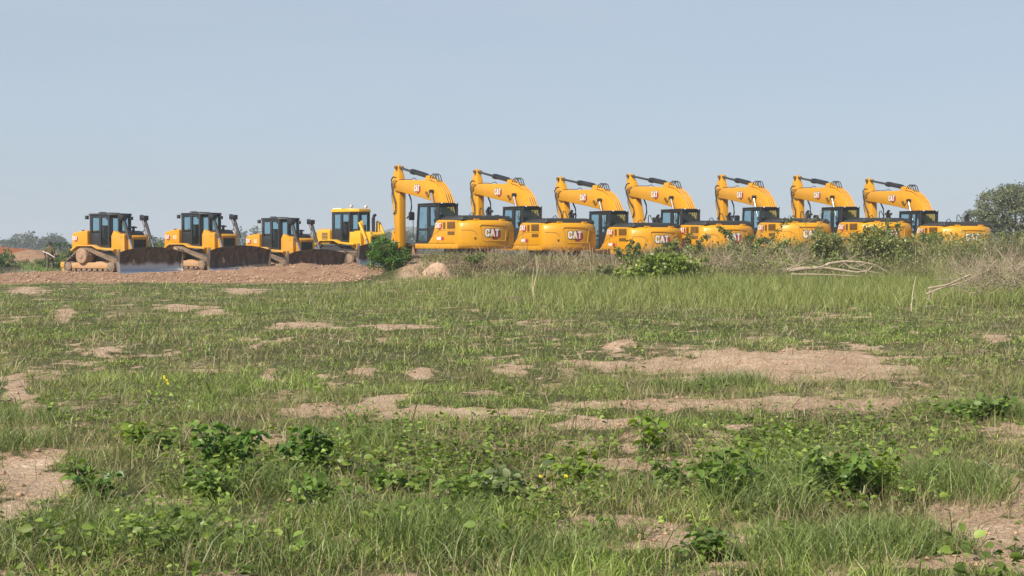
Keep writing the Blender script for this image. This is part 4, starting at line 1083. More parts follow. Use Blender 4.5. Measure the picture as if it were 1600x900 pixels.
def bush(name, u, d, wid, dep, hgt, nleaf, size, cA, cB, label, cat='bush', group=None, z=None, nlobe=7, aspect=0.6, trunk=0.03, dirty=0.0):
    x = gx(u, d); z0 = gz(x, d) if z is None else z
    root = empty(name, (x, d, z0)); tag(root, label, cat, group)
    lobes = []
    for k in range(nlobe):
        a = random.uniform(0, 6.28); rr = random.uniform(0.15, 0.62)
        hh = random.uniform(0.20, 0.72)
        lobes.append((math.cos(a)*rr*wid/2, math.sin(a)*rr*dep/2, hgt*hh, wid*random.uniform(0.17, 0.30), dep*random.uniform(0.18, 0.30), hgt*random.uniform(0.22, 0.34)))
    crown((0, 0, 0), lobes, nleaf, size, cA, cB, 'foliage', root, aspect=aspect)
    limbs('stem', (0, 0, -0.1), [(l[0], l[1], l[2] + 0.3*l[5]) for l in lobes], trunk, root, bend=0.08*wid)
    return root

# ------------------------------------------------------------------ trees, far wood, bushes
G1 = (0.045, 0.075, 0.022); G2 = (0.10, 0.135, 0.04)
# spreading tree at the right edge
d = 112; x = gx(1572, d); root = empty('tree', (x, d, 0.0)); tag(root, 'broad spreading tree with a rounded greyish green crown at the right edge', 'tree')
lobes = [(-2.1, 0, 3.6, 1.5, 1.6, 1.0), (-0.9, 0.3, 4.9, 1.5, 1.8, 1.1), (0.6, 0, 5.4, 1.6, 2.0, 1.1), (2.2, 0.2, 5.3, 1.5, 1.8, 1.1), (3.6, 0, 4.7, 1.6, 1.8, 1.2), (1.0, -0.8, 4.0, 1.7, 1.3, 1.0),
         (-3.2, 0.1, 2.9, 0.9, 1.0, 0.55), (2.8, -0.6, 3.5, 1.5, 1.3, 1.0), (-0.7, -0.5, 3.4, 1.1, 1.1, 0.7), (4.8, 0, 3.5, 1.2, 1.4, 1.2), (0.4, -0.9, 2.6, 1.6, 0.9, 0.7), (2.2, -0.8, 2.5, 1.5, 0.9, 0.8), (-1.6, -0.6, 2.7, 1.3, 0.9, 0.6), (3.8, -0.7, 2.6, 1.4, 0.9, 0.8)]
crown((0, 0, 0), lobes, 21000, 0.20, (0.085, 0.11, 0.05), (0.23, 0.245, 0.13), 'crown', root, aspect=0.55, clump=0.3)
w = MB(); w.tube([(0.9, 0, -0.3), (0.95, 0, 0.8), (0.8, 0, 1.8), (0.9, 0, 2.6)], [0.36, 0.28, 0.24, 0.2], 10)
for l in lobes: w.tube([(0.85, 0, 1.7 + random.random()*0.7), (0.85 + (l[0] - 0.85)*0.45, l[1]*0.4, l[2]*0.45 + 1.35), (l[0], l[1], l[2] + 0.2)], 0.13, 7, 0.03)
w.build('trunk', M['bark'], root)
# bushes around and under that tree
for (u, wd, h, dd, lab) in [(1530, 3.0, 1.9, 104, 'dark green shrub under the left side of the spreading tree'), (1580, 3.4, 2.1, 103, 'dark green shrub under the trunk of the spreading tree'),
                            (1640, 3.5, 2.3, 104, 'dark green shrub at the right frame edge under the spreading tree')]:
    bush('shrub', u, dd, wd, 2.4, h, 1500, 0.17, (0.025, 0.05, 0.018), (0.06, 0.10, 0.03), lab, 'shrub', 'shrubs under the spreading tree')
# growth behind the dozers and at the far left
BK = [(252, 96, 2.6, 1.9, 'mid green bush showing between the first two dozers, left of a taller one'), (238, 110, 3.2, 2.2, 'olive bush behind the blade cylinders of the leftmost dozer'),
      (112, 125, 4.4, 1.35, 'dusty olive thicket right of the palm behind the standing man'), (58, 116, 3.6, 1.05, 'green thicket on the slope behind the standing man'),
      (2, 97, 2.6, 1.15, 'dense dark green bush beside the ditch water at the left edge'), (-22, 90, 4.0, 1.4, 'dark green bush mostly outside the left frame edge by the water'), (82, 90, 3.0, 0.9, 'low weedy shrub around the legs of the standing man'),
      (108, 100, 2.6, 1.2, 'low olive shrub behind the ripper of the leftmost dozer'), (380, 120, 4, 1.9, 'hazy bush glimpsed between the second and third dozers')]
for (u, dd, wd, h, lab) in BK:
    bush('shrub', u, dd, wd, wd*0.7, h, 1500, 0.14, (0.065, 0.115, 0.03), (0.17, 0.22, 0.065), lab, 'shrub', 'shrubs behind the dozers')
# small palm
d = 135; x = gx(93, d); root = empty('palm', (x, d, 0)); tag(root, 'small dark palm standing on the horizon above the standing man', 'palm')
w = MB(); w.tube([(0, 0, -0.1), (0.05, 0, 0.9), (0.0, 0, 1.6)], 0.14, 8, 0.10); w.build('trunk', M['bark'], root)
Vs = []; 
for k in range(13):
    a = k*2.4; el = random.uniform(0.2, 1.0); ln = random.uniform(1.0, 1.5)
    for s in np.linspace(0.1, 1, 11):
        cx = math.cos(a)*ln*s; cy = math.sin(a)*ln*s; cz = 1.6 + math.sin(el)*ln*s - 0.9*s*s*ln*0.8
        for sg in (-1, 1):
            Vs.append(((cx, cy, cz), (math.cos(a)*0.6 - math.sin(a)*sg*0.8, math.sin(a)*0.6 + math.cos(a)*sg*0.8, -0.35)))
Pp = np.array([v[0] for v in Vs]); Dd = np.array([v[1] for v in Vs]); Dd /= np.linalg.norm(Dd, axis=1)[:, None]
V, lo, sz, cc = leaf_arrays(Pp, Dd, np.full(len(Pp), 0.5), 0.16, mixcol(len(Pp), (0.02, 0.045, 0.02), (0.05, 0.09, 0.03)), 0.2)
np_mesh('fronds', V, lo, sz, M['leaf'], {'tint': cc}, parent=root)
# far wood along the horizon
pts = []; cols = []
xx = -620.0
while xx < 620:
    for dd, hb in ((470, 6.2), (620, 8.0)):
        x = xx + random.uniform(-3, 3); y = dd + random.uniform(-25, 25)
        dens = 0.5 + 0.5*math.sin(x*0.021 + dd) * math.sin(x*0.057 + 1)
        h = hb * (0.55 + 0.45*random.random()) * (0.75 + 0.4*dens); wd = random.uniform(2.2, 4.2)
        if random.random() < 0.12: h *= 1.35
        k = 170
        q = rand_dirs(k) * (rng.random((k, 1)) ** 0.4)
        pts.append(np.array([x, y, h*0.5]) + q * np.array([wd, wd, h*0.52])); cols.append(mixcol(k, (0.03, 0.05, 0.02), (0.07, 0.09, 0.035)))
    xx += 4.4
Pp = np.concatenate(pts); cl = np.concatenate(cols); n = len(Pp)
V, lo, sz, cc = leaf_arrays(Pp, rand_dirs(n), 0.8 + 0.9*rng.random(n), 0.8, cl)
tag(np_mesh('far_wood', V, lo, sz, M['farleaf'], {'tint': cc}), 'hazy blue grey line of distant trees on the horizon', 'distant trees', kind='stuff')

# green bush in front of the first excavator's stick
bush('bush', 606, 53.0, 2.0, 1.5, 1.45, 5000, 0.085, (0.04, 0.10, 0.015), (0.14, 0.25, 0.04), 'bright green leafy bush in front of the nearest excavator stick', nlobe=9)
# soil heap right of the bush
d = 51.0; x = gx(683, d); w = MB(); nr_, na_ = 12, 34; vs = [(0, 0, 0)]; fs = []
for i in range(1, nr_ + 1):
    for k in range(na_):
        a = 2*math.pi*k/na_; q = i/nr_
        px = math.cos(a)*q*0.98; py = math.sin(a)*q*0.7
        hh = 0.62*math.exp(-(q*1.6)**2) - 0.08*q + 0.22*(float(fbm(np.array([px+9]), np.array([py]), 0.35, 71, 4)[0]) - 0.5)*(1.1-q)
        vs.append((px, py, hh))
vs[0] = (0, 0, 0.64)
for k in range(na_): fs.append((0, 1+k, 1+(k+1)%na_))
for i in range(nr_-1):
    for k in range(na_): fs.append((1+i*na_+k, 1+(i+1)*na_+k, 1+(i+1)*na_+(k+1)%na_, 1+i*na_+(k+1)%na_))
o = w.add(vs, fs).build('soil_heap', mk('heap_soil', (0.40, 0.27, 0.185), 0.95, 0, 0.25, 4, 0.8, 14), loc=(x, d, gz(x, d) - 0.05), smooth=70)
tag(o, 'small heap of bare pinkish soil just right of the bright green bush', 'soil heap')
# light green vine bush on the bank
bush('vine_bush', 1022, 49.2, 4.0, 1.6, 1.05, 3600, 0.11, (0.12, 0.18, 0.025), (0.29, 0.37, 0.07), 'low yellow green vine bush sprawling at the foot of the bank', cat='bush', nlobe=12, aspect=0.75)
bush('bush', 955, 50.5, 1.1, 1.0, 0.75, 700, 0.09, (0.07, 0.11, 0.03), (0.15, 0.19, 0.06), 'small grassy green bush left of the yellow green vine bush', nlobe=5)
bush('bush', 1288, 52.0, 2.0, 1.4, 1.6, 2900, 0.11, (0.12, 0.155, 0.045), (0.33, 0.35, 0.13), 'pale green bush in front of the counterweight of the second excavator from the right', nlobe=10, z=0.6)
bush('bush', 1370, 52.2, 3.0, 1.5, 1.7, 4300, 0.11, (0.08, 0.12, 0.03), (0.34, 0.36, 0.12), 'dense dark green bush topping the bank right of the pale one', nlobe=14, z=0.62)
bush('bush', 1450, 54.2, 1.2, 0.9, 0.75, 900, 0.08, (0.10, 0.15, 0.03), (0.24, 0.30, 0.07), 'small yellow green bush against the last excavator cab', nlobe=5, z=1.35)
bush('bush', 740, 51.6, 1.1, 0.8, 0.5, 600, 0.10, (0.10, 0.14, 0.04), (0.22, 0.26, 0.09), 'patch of pale leafy growth at the left end of the dry brush heap', nlobe=5, z=0.7)

# leafy vine stems that stand up in front of the excavators
def vine(u, d, z0, pts, nl, label, leaf=0.09, r=0.012, cA=(0.06, 0.10, 0.025), cB=(0.15, 0.19, 0.06), mat='palewood'):
    x = gx(u, d); root = empty('climbing_plant', (x, d, z0)); tag(root, label, 'plant', 'leafy stems standing on the bank')
    w = MB(); L = []
    for pl in pts:
        q = [Vector(p) for p in pl]
        fine = []
        for i in range(len(q)-1):
            for k in range(5): fine.append(q[i].lerp(q[i+1], k/5) + Vector((random.uniform(-1, 1), random.uniform(-1, 1), random.uniform(-1, 1)))*0.02)
        fine.append(q[-1]); w.tube(fine, r, 5, r*0.4); L += fine[len(fine)//5:]
    w.build('stem', M[mat], root)
    nl = int(nl*1.8); leaf *= 1.1
    if nl:
        ix = rng.integers(0, len(L), nl); P_ = np.array([L[i][:] for i in ix]) + rng.normal(size=(nl, 3))*0.05
        V, lo, sz, cc = leaf_arrays(P_, rand_dirs(nl), leaf*(0.6 + 0.8*rng.random(nl)), 0.65, mixcol(nl, cA, cB), 0.15)
        np_mesh('foliage', V, lo, sz, M['leaf'], {'tint': cc}, parent=root)
    return root
vine(985, 52.5, 0.75, [[(0, 0, 0), (-0.1, 0, 0.5), (0.05, 0, 0.95)], [(0, 0, 0.1), (0.25, 0, 0.5), (0.3, 0, 0.75)], [(0, 0, 0), (-0.35, 0, 0.3), (-0.5, 0, 0.55)]], 260, 'leafy stem in front of the cab of the third excavator', 0.12)
vine(1085, 53.0, 0.8, [[(0, 0, 0), (0.3, 0, 0.4), (0.15, 0, 0.8), (0.5, 0, 1.1)], [(-0.1, 0, 0), (-0.6, 0, 0.5), (-0.9, 0, 0.75), (-1.2, 0, 0.7)], [(0, 0, 0.2), (-0.3, 0, 0.7), (-0.2, 0, 1.1)]], 330, 'tangled leafy stems over the logo of the middle excavator', 0.10)
vine(1140, 53.3, 0.85, [[(0, 0, 0), (0.2, 0, 0.7), (-0.05, 0, 1.15), (-0.4, 0, 1.35)], [(0, 0, 0.3), (0.6, 0, 0.9), (0.9, 0, 1.0)], [(0.2, 0, 0), (0.8, 0, 0.55), (1.2, 0, 0.85), (1.6, 0, 0.8)]], 420, 'tall leafy climber in front of the raised stick of the fifth excavator', 0.10)
vine(1185, 53.0, 0.85, [[(0, 0, 0), (0.55, 0, 0.9), (0.9, 0, 1.45), (1.3, 0, 1.75)], [(0, 0, 0.1), (-0.2, 0, 0.6), (-0.5, 0, 0.9)]], 160, 'long slanting stem crossing the fifth excavator cab', 0.08)
vine(1258, 53.4, 0.85, [[(0, 0, 0), (0.15, 0, 0.9), (-0.05, 0, 1.6), (0.1, 0, 1.95)], [(0.1, 0, 1.0), (0.55, 0, 1.5), (1.0, 0, 1.95)], [(0.05, 0, 1.2), (-0.5, 0, 1.6)], [(0, 0, 1.5), (0.4, 0, 1.75), (0.7, 0, 2.0), (1.1, 0, 1.95)]], 60, 'bare grey forked stem rising before the stick of the second excavator from the right', 0.06, 0.014, mat='bark')
vine(1385, 53.6, 1.2, [[(0, 0, 0), (0.1, 0, 0.8), (0.05, 0, 1.25)], [(0.1, 0, 0.3), (0.4, 0, 0.9), (0.45, 0, 1.15)], [(0, 0, 0.2), (-0.4, 0, 0.7), (-0.5, 0, 1.05)]], 240, 'upright leafy stems before the stick of the last excavator', 0.09)
vine(1460, 54.0, 1.2, [[(0, 0, 0), (-0.2, 0, 0.5), (-0.5, 0, 0.8)], [(0, 0, 0), (0.3, 0, 0.6)], [(0.1, 0, 0), (0.25, 0, 0.75)]], 200, 'leafy stem in front of the cab of the last excavator', 0.10)

vine(1055, 52.8, 0.85, [[(0, 0, 0), (-0.2, 0, 0.5), (0.1, 0, 0.9)], [(0, 0, 0), (0.4, 0, 0.45), (0.75, 0, 0.6)], [(0, 0, 0.2), (-0.5, 0, 0.5), (-0.75, 0, 0.45)]], 230, 'loose leafy stems between the third and the middle excavator', 0.11, cA=(0.09, 0.14, 0.03), cB=(0.24, 0.29, 0.08))
vine(1165, 52.6, 0.9, [[(0, 0, 0), (-0.3, 0, 0.4), (-0.7, 0, 0.6)], [(0, 0, 0), (0.4, 0, 0.5), (0.5, 0, 0.8)], [(0, 0, 0), (0.8, 0, 0.3), (1.2, 0, 0.5)]], 260, 'low leafy stems under the logo of the fifth excavator', 0.11, cA=(0.09, 0.14, 0.03), cB=(0.24, 0.29, 0.08))
vine(1225, 52.6, 0.9, [[(0, 0, 0), (-0.2, 0, 0.5), (0.1, 0, 0.75)], [(0, 0, 0), (0.4, 0, 0.3), (0.7, 0, 0.65)]], 200, 'leafy stems left of the pale green bush on the bank', 0.11, cA=(0.09, 0.14, 0.03), cB=(0.24, 0.29, 0.08))
vine(1340, 53.0, 0.9, [[(0, 0, 0), (-0.2, 0, 0.6), (0.1, 0, 1.0)], [(0, 0, 0), (0.4, 0, 0.5), (0.7, 0, 0.85)], [(0, 0, 0), (-0.5, 0, 0.6)]], 260, 'yellowing leafy stems between the pale bush and the dense bush on the bank', 0.11, cA=(0.16, 0.18, 0.04), cB=(0.40, 0.38, 0.11))
# sapling: thin bare pale stem with a Y fork
d = 36.0; x = gx(832, d); root = empty('sapling', (x, d, gz(x, d))); tag(root, 'thin bare pale sapling with a forked stem standing in the grass', 'sapling')
w = MB(); w.tube([(0.03, 0, -0.05), (0.02, 0, 0.35), (0.06, 0, 0.55), (0.12, 0, 0.75), (0.12, 0, 1.25)], 0.016, 7, 0.007); w.tube([(0.02, 0, 0.2), (-0.01, 0, 0.5), (0.03, 0, 0.95)], 0.012, 6, 0.005); w.tube([(0.12, 0, 0.8), (0.18, 0, 1.05)], 0.006, 5)
w.build('stem', M['palewood'], root)
w = MB()
for k in range(40):
    a = random.uniform(-0.75, 0.05); w.tube([(a, random.uniform(-0.2, 0.2), 0.02), (a + random.uniform(-0.2, 0.2), random.uniform(-0.2, 0.2), random.uniform(0.03, 0.16))], 0.008, 4)
o = w.build('twig_litter', M['bark'], None, loc=(x, d, gz(x, d) + 0.02)); tag(o, 'small scatter of dark dead twigs at the foot of the bare sapling', 'twigs')
# stake
d = 31; x = gx(1424, d); w = MB(); w.tube([(0, 0, -0.05), (0.04, 0, 0.45), (0.10, 0, 0.80)], 0.013, 6, 0.006); w.build('x', M['palewood'])
o = bpy.data.objects['x']; o.name = 'dry_stalk'; o.location = (x, d, gz(x, d)); tag(o, 'single straw coloured dry stalk leaning in the grass left of the brush pile', 'stalk')

# ---- dead branches
def branchy(w, p, dirv, ln, r, depth, spread=0.5, n=6):
    p = Vector(p); dirv = Vector(dirv).normalized(); pts = [p]; dd = dirv.copy()
    for k in range(6):
        dd = (dd + Vector((random.uniform(-1, 1), random.uniform(-1, 1), random.uniform(-0.8, 0.6)))*0.13).normalized()
        pts.append(pts[-1] + dd*ln/6)
    w.tube(pts, r, n, r*0.35)
    if depth > 0:
        for k in range(random.randint(2, 4)):
            i = random.randint(2, 5); nd = (dd + Vector((random.uniform(-1, 1), random.uniform(-1, 1), random.uniform(-0.5, 0.9)))*spread*1.4)
            branchy(w, pts[i], nd, ln*random.uniform(0.4, 0.65), r*0.5, depth-1, spread, max(4, n-1))
d = 46.5; x = gx(1300, d); z0 = gz(x, d) + 0.5
w = MB(); random.seed(5)
w.tube([(-1.55, 0, 0.02), (-0.95, 0, 0.10), (-0.35, 0, 0.12), (-0.1, 0, 0.27), (0.4, 0, 0.34), (1.0, 0.1, 0.32), (1.5, 0.1, 0.22), (1.9, 0.1, -0.02)], 0.075, 8, 0.018)
w.tube([(-0.35, 0, 0.14), (0.2, -0.1, 0.06), (0.8, -0.1, -0.03), (1.2, -0.1, 0.02), (1.35, -0.1, 0.18)], 0.045, 7, 0.02)
w.tube([(-1.4, -0.1, -0.1), (-0.6, -0.1, -0.10), (0.1, -0.15, -0.12), (0.9, -0.15, -0.16)], 0.04, 7, 0.012)
w.tube([(0.35, 0, 0.33), (0.62, -0.05, 0.12), (1.0, -0.1, 0.05), (1.7, -0.1, -0.08)], 0.03, 6, 0.01)
for k in range(16):
    a = random.uniform(-1.4, 1.2); branchy(w, (a, 0, 0.15), (random.uniform(-1, 1.2), random.uniform(-0.6, 0.3), random.uniform(-0.3, 0.6)), random.uniform(0.5, 1.1), 0.014, 1)
o = w.build('fallen_branch', M['deadwood'], None, loc=(x, d, z0)); tag(o, 'long pale fallen branch with arching limbs lying along the bank', 'branch')
# brush pile at right
d = 33; x = gx(1525, d); z0 = gz(x, d) + 0.22; w = MB(); random.seed(9)
for k in range(120):
    a = random.uniform(-0.45, 1.2); b = random.uniform(-0.6, 0.6)
    branchy(w, (a, b, random.uniform(0.05, 0.45)), (random.uniform(-1.0, 1.0), random.uniform(-0.4, 0.4), random.uniform(0.1, 0.9)), random.uniform(0.35, 1.1), random.uniform(0.005, 0.011), 2, 0.9, 5)
w.tube([(-1.3, -0.3, 0.08), (-0.9, -0.3, 0.24), (-0.4, -0.25, 0.36), (0.2, -0.1, 0.62), (0.5, 0, 0.9)], 0.026, 7, 0.012)
w.tube([(-1.25, -0.3, 0.22), (-0.8, -0.3, 0.30), (-0.2, -0.2, 0.55)], 0.03, 7, 0.02); w.tube([(-1.22, -0.3, -0.05), (-1.2, -0.3, 0.25)], 0.02, 6)
w.tube([(0.75, 0, 0.9), (0.95, -0.1, 0.62), (1.2, -0.15, 0.45), (1.7, -0.1, 0.5)], 0.03, 6, 0.02)
for k in range(7): w.tube([(0.6 + 0.1*k, -0.1, 0.7 + 0.03*k), (1.1 + 0.1*k, -0.15, 0.55 + 0.08*k), (1.9, -0.1, 0.5 + 0.11*k)], 0.012, 5, 0.006)
o = w.build('brush_pile', M['deadwood'], None, loc=(x, d, z0)); tag(o, 'pile of grey dead branches and twigs heaped in the tall grass at right', 'brush pile')
# dry brush heap before the second excavator
d = 52.0; x = gx(795, d); z0 = gz(x, d) + 0.02; w = MB(); random.seed(13)
for k in range(70):
    a = random.uniform(-2.2, 2.2); b = random.uniform(-0.7, 0.4)
    branchy(w, (a, b, random.uniform(-0.25, 0.18)), (random.uniform(-1, 1), random.uniform(-0.5, 0.3), random.uniform(-0.1, 0.45)), random.uniform(0.4, 1.0), random.uniform(0.008, 0.016), 2, 0.6, 4)
o = w.build('brush_heap', mk('brown_brush', (0.24, 0.165, 0.11), 0.95, 0, 0.35, 6), None, loc=(x, d, z0)); tag(o, 'brown heap of dry brush on the bank in front of the first two excavators', 'brush heap')
d = 51.6; x = gx(1185, d); z0 = gz(x, d); w = MB(); random.seed(31)
for k in range(90):
    a = random.uniform(-3.0, 3.2); b = random.uniform(-0.6, 0.5)
    branchy(w, (a, b, random.uniform(-0.1, 0.35)), (random.uniform(-1, 1), random.uniform(-0.4, 0.3), random.uniform(-0.1, 0.8)), random.uniform(0.5, 1.3), random.uniform(0.006, 0.014), 2, 0.6, 4)
o = w.build('twig_heap', M['deadwood'], None, loc=(x, d, z0)); tag(o, 'long heap of grey dead twigs along the bank under the middle excavators', 'brush heap')
random.seed(21)

# ---- dry weeds and twigs over the bank (stuff)
def stalks(n, xs, ys, z0, hgt, width, lean, cA, cB, bend=0.25):
    """thin bent stalks as two-segment blades; returns arrays"""
    a = rng.random(n) * 2 * np.pi; ln = lean * np.abs(rng.normal(size=n)) ; ln = np.minimum(ln, 1.35)
    ld = rng.random(n) * 2 * np.pi
    dirv = np.stack([np.cos(ld)*np.sin(ln), np.sin(ld)*np.sin(ln), np.cos(ln)], -1)
    side = np.stack([np.cos(a), np.sin(a), np.zeros(n)], -1)
    B = np.stack([xs, ys, z0], -1)
    bd = np.stack([np.cos(ld), np.sin(ld), np.zeros(n)], -1) * (bend * (0.4 + rng.random(n)))[:, None]
    H = hgt[:, None]; W = width[:, None]
    mid = B + dirv * H * 0.55 + bd * H * 0.18
    tip = B + dirv * H + bd * H * 0.75 + np.array([0, 0, -1.0]) * (H * 0.25 * bend)
    V = np.stack([B - side*W*0.5, B + side*W*0.5, mid + side*W*0.42, mid - side*W*0.42, tip], 1).reshape(-1, 3)
    o = (np.arange(n) * 5)[:, None]
    lq = o + np.array([[0, 1, 2, 3]]); lt = o + np.array([[3, 2, 4]])
    loops = np.concatenate([lq, lt], 1)                       # quad then triangle per blade
    sizes = np.tile([4, 3], n)
    c = mixcol(n, cA, cB, jit=0.2)
    return V, loops, sizes, np.repeat(c, 5, 0)
def join(parts):
    off = 0; Vs, Ls, Ss, Cs = [], [], [], []
    for V, l, s, c in parts: Vs.append(V); Ls.append((l + off).ravel()); Ss.append(s); Cs.append(c); off += len(V)
    return np.concatenate(Vs), np.concatenate(Ls), np.concatenate(Ss), np.concatenate(Cs)
n = 26000
ys = 50.0 + 5.0*rng.random(n); xs = -4.2 + 31*rng.random(n)**0.9
k = rng.random(n) < np.clip(0.25 + 0.09*(xs + 3), 0.2, 1.0); xs, ys = xs[k], ys[k]; n = len(xs)
hh = (0.25 + 0.55*rng.random(n)) * (0.55 + 0.6*sstep(3, 14, xs)) * (0.7 + 0.6*vnoise(xs, ys, 0.8, 81))
xa, ya_ = xs, ys; p1 = stalks(n, xs, ys, ground_z(xs, ys) - 0.03, hh, np.full(n, 0.012) + 0.01*rng.random(n), 0.55, (0.16, 0.135, 0.06), (0.46, 0.40, 0.21))
n = 12000; ys = 49.5 + 5.5*rng.random(n); xs = -3.6 + 31*rng.random(n)
hh = 0.3 + 0.5*rng.random(n)
p2 = stalks(n, xs, ys, ground_z(xs, ys) - 0.03 + 0.15*rng.random(n), hh, np.full(n, 0.014), 1.0, (0.15, 0.12, 0.07), (0.40, 0.34, 0.22), 0.5)
def olive(p, x, y):
    t = np.repeat(np.clip(sstep(0.40, 0.62, fbm(x, y*1.5, 2.4, 141, 3)) + 0.25*sstep(6, 12, x), 0, 1) * rng.random(len(x))**0.5, 5)[:, None]
    dk = np.repeat(np.clip(1.9*fbm(x, y, 0.9, 143, 3) - 0.02, 0.35, 1.6), 5)[:, None]
    return (p[0], p[1], p[2], (p[3]*(1-t) + np.array([0.16, 0.205, 0.055])*t) * dk)
n = 3200; x3 = -2.0 + 29*rng.random(n)**0.8; y3 = 50 + 3.6*rng.random(n)
p3 = stalks(n, x3, y3, ground_z(x3, y3), 0.6 + 0.75*rng.random(n), 0.010 + 0.008*rng.random(n), 0.75, (0.14, 0.11, 0.07), (0.42, 0.36, 0.25), 0.55)
V, lo, sz, cc = join([olive(p1, xa, ya_), olive(p2, xs, ys), p3])
tag(np_mesh('dry_weeds', V, lo, sz, M['dryleaf'], {'tint': cc}), 'tangle of straw coloured dry weeds and twigs covering the bank', 'dry weeds', kind='stuff')
# green and olive leaves in the weeds (stuff)
n = 42000; ys = 49.6 + 5.2*rng.random(n); xs = -3.5 + 31*rng.random(n)
k = rng.random(n) < (0.14 + 0.7*sstep(0.42, 0.62, fbm(xs, ys, 2.2, 83, 3)) * (0.4 + 0.6*sstep(2, 8, xs))); xs, ys = xs[k], ys[k]; n = len(xs)
Pp = np.stack([xs, ys, ground_z(xs, ys) + (0.08 + 0.75*rng.random(n)) * (0.35 + 0.6*sstep(3, 12, xs))], -1)
V, lo, sz, cc = leaf_arrays(Pp, rand_dirs(n), 0.06 + 0.07*rng.random(n), 0.55, mixcol(n, (0.08, 0.13, 0.03), (0.28, 0.32, 0.10)), 0.1)
tag(np_mesh('bank_weeds', V, lo, sz, M['leaf'], {'tint': cc}), 'olive leafy weeds growing through the dry tangle on the bank', 'weeds', kind='stuff')

# ------------------------------------------------------------------ grass (stuff)
def sample(n, d0, d1, power, xmin=-9e9, xmax=9e9):
    """points over the field, denser near the camera"""
    t = rng.random(n); e = 2 - power
    d = (d0**e + t*(d1**e - d0**e)) ** (1/e)
    x = (rng.random(n)*2 - 1) * (0.47*d + 1.6)
    k = (x > xmin) & (x < xmax)
    return x[k], d[k]
parts = []
GA_, GB_ = (0.118, 0.178, 0.036), (0.280, 0.352, 0.084)
def tint_grass(c, x, y):
    dry = sstep(0.50, 0.72, fbm(x, y*0.7, 2.6, 91, 3)); pale = sstep(0.5, 0.75, fbm(x, y, 0.8, 93, 3)); dk = sstep(0.55, 0.75, fbm(x, y*0.8, 1.3, 97, 3))
    r_ = np.repeat
    lt_ = sstep(0.5, 0.8, fbm(x, y*0.7, 0.45, 99, 2))
    c = c * (1 - 0.40*r_(dk, 5)[:, None]) * (1 + 0.50*r_(lt_, 5)[:, None]) * r_(0.6 + 0.8*rng.random(len(x)), 5)[:, None]  # clump and blade tones vary at random; shadow contrast painted into the colour
    t = r_(0.4*dry + 0.3*pale*rng.random(len(x)), 5)[:, None]
    return c*(1 - t*0.75) + np.array([0.34, 0.29, 0.165]) * t * 0.75
# short turf, three belts
for (n, d0, d1, pw, h0, h1, wd, lean) in ((380000, 4.5, 16, 1.35, 0.03, 0.12, 0.0048, 1.1), (360000, 16, 40, 1.25, 0.03, 0.10, 0.0085, 1.15), (130000, 40, 62, 1.0, 0.04, 0.11, 0.015, 1.0)):
    x, y = sample(n, d0, d1, pw)
    dmk = dirt_mask(x, y); tall = fbm(x, y, 0.55, 101, 3)
    k = rng.random(len(x)) > np.clip(dmk*1.1 - 0.35*sstep(0.5, 0.75, fbm(x, y, 0.3, 131, 2)), 0, 0.965); x, y, tall, dmk = x[k], y[k], tall[k], dmk[k]; n = len(x)
    h = (h0 + (h1 - h0)*rng.random(n)**1.5) * (0.45 + 1.25*sstep(0.3, 0.8, tall)) * (1 - 0.5*dmk)
    V, l, s, c = stalks(n, x, y, ground_z(x, y) - 0.01, h, wd*(0.7 + 0.7*rng.random(n)), lean, GA_, GB_, 0.5)
    parts.append((V, l, s, tint_grass(c, x, y)))
# dry thatch lying in it
for (n, d0, d1, wd) in ((100000, 4.5, 18, 0.0042), (60000, 18, 50, 0.011)):
    x, y = sample(n, d0, d1, 1.3); dmk = dirt_mask(x, y); dn = fbm(x, y*0.7, 1.4, 105, 3)
    k = (rng.random(len(x)) > dmk*0.55) & (rng.random(len(x)) < 0.25 + sstep(0.45, 0.65, dn)); x, y = x[k], y[k]; n = len(x)
    V, l, s, c = stalks(n, x, y, ground_z(x, y) + 0.005, 0.06 + 0.13*rng.random(n), wd*(0.7 + 0.6*rng.random(n)), 1.2, (0.20, 0.16, 0.08), (0.40, 0.33, 0.19), 0.4)
    parts.append((V, l, s, c))
V, lo, sz, cc = join(parts)
tag(np_mesh('grass', V, lo, sz, M['grass'], {'tint': cc}), 'short matted green grass mixed with dry straw over the field', 'grass', kind='stuff')

# tall grass: belt before the bank on the right, tussocks in the foreground
parts = []
n = 190000; x, y = sample(n, 22, 51, 0.9)
belt_ = sstep(28, 38, y + 6*(fbm(x, y, 3, 111, 3) - 0.5)) * sstep(-9, 3, x + 5*(fbm(x, y, 4, 113) - 0.5)) * (1 - 0.8*dirt_mask(x, y)) * (1 - 0.75*np.exp(-(((x - gx(1540, 33))/1.3)**2 + ((y - 31.5)/2.2)**2)))
k = rng.random(len(x)) < belt_*(0.35 + 0.8*fbm(x, y, 1.0, 115, 3)); x, y = x[k], y[k]; n = len(x)
h = (0.22 + 0.4*rng.random(n)) * (0.55 + 0.9*fbm(x, y, 1.8, 117, 3)) * (0.6 + 0.4*sstep(-2, 8, x))
V, l, s, c = stalks(n, x, y, ground_z(x, y) - 0.02, h, 0.008 + 0.008*rng.random(n), 0.48, (0.145, 0.19, 0.045), (0.30, 0.32, 0.10), 0.3)
parts.append((V, l, s, c))
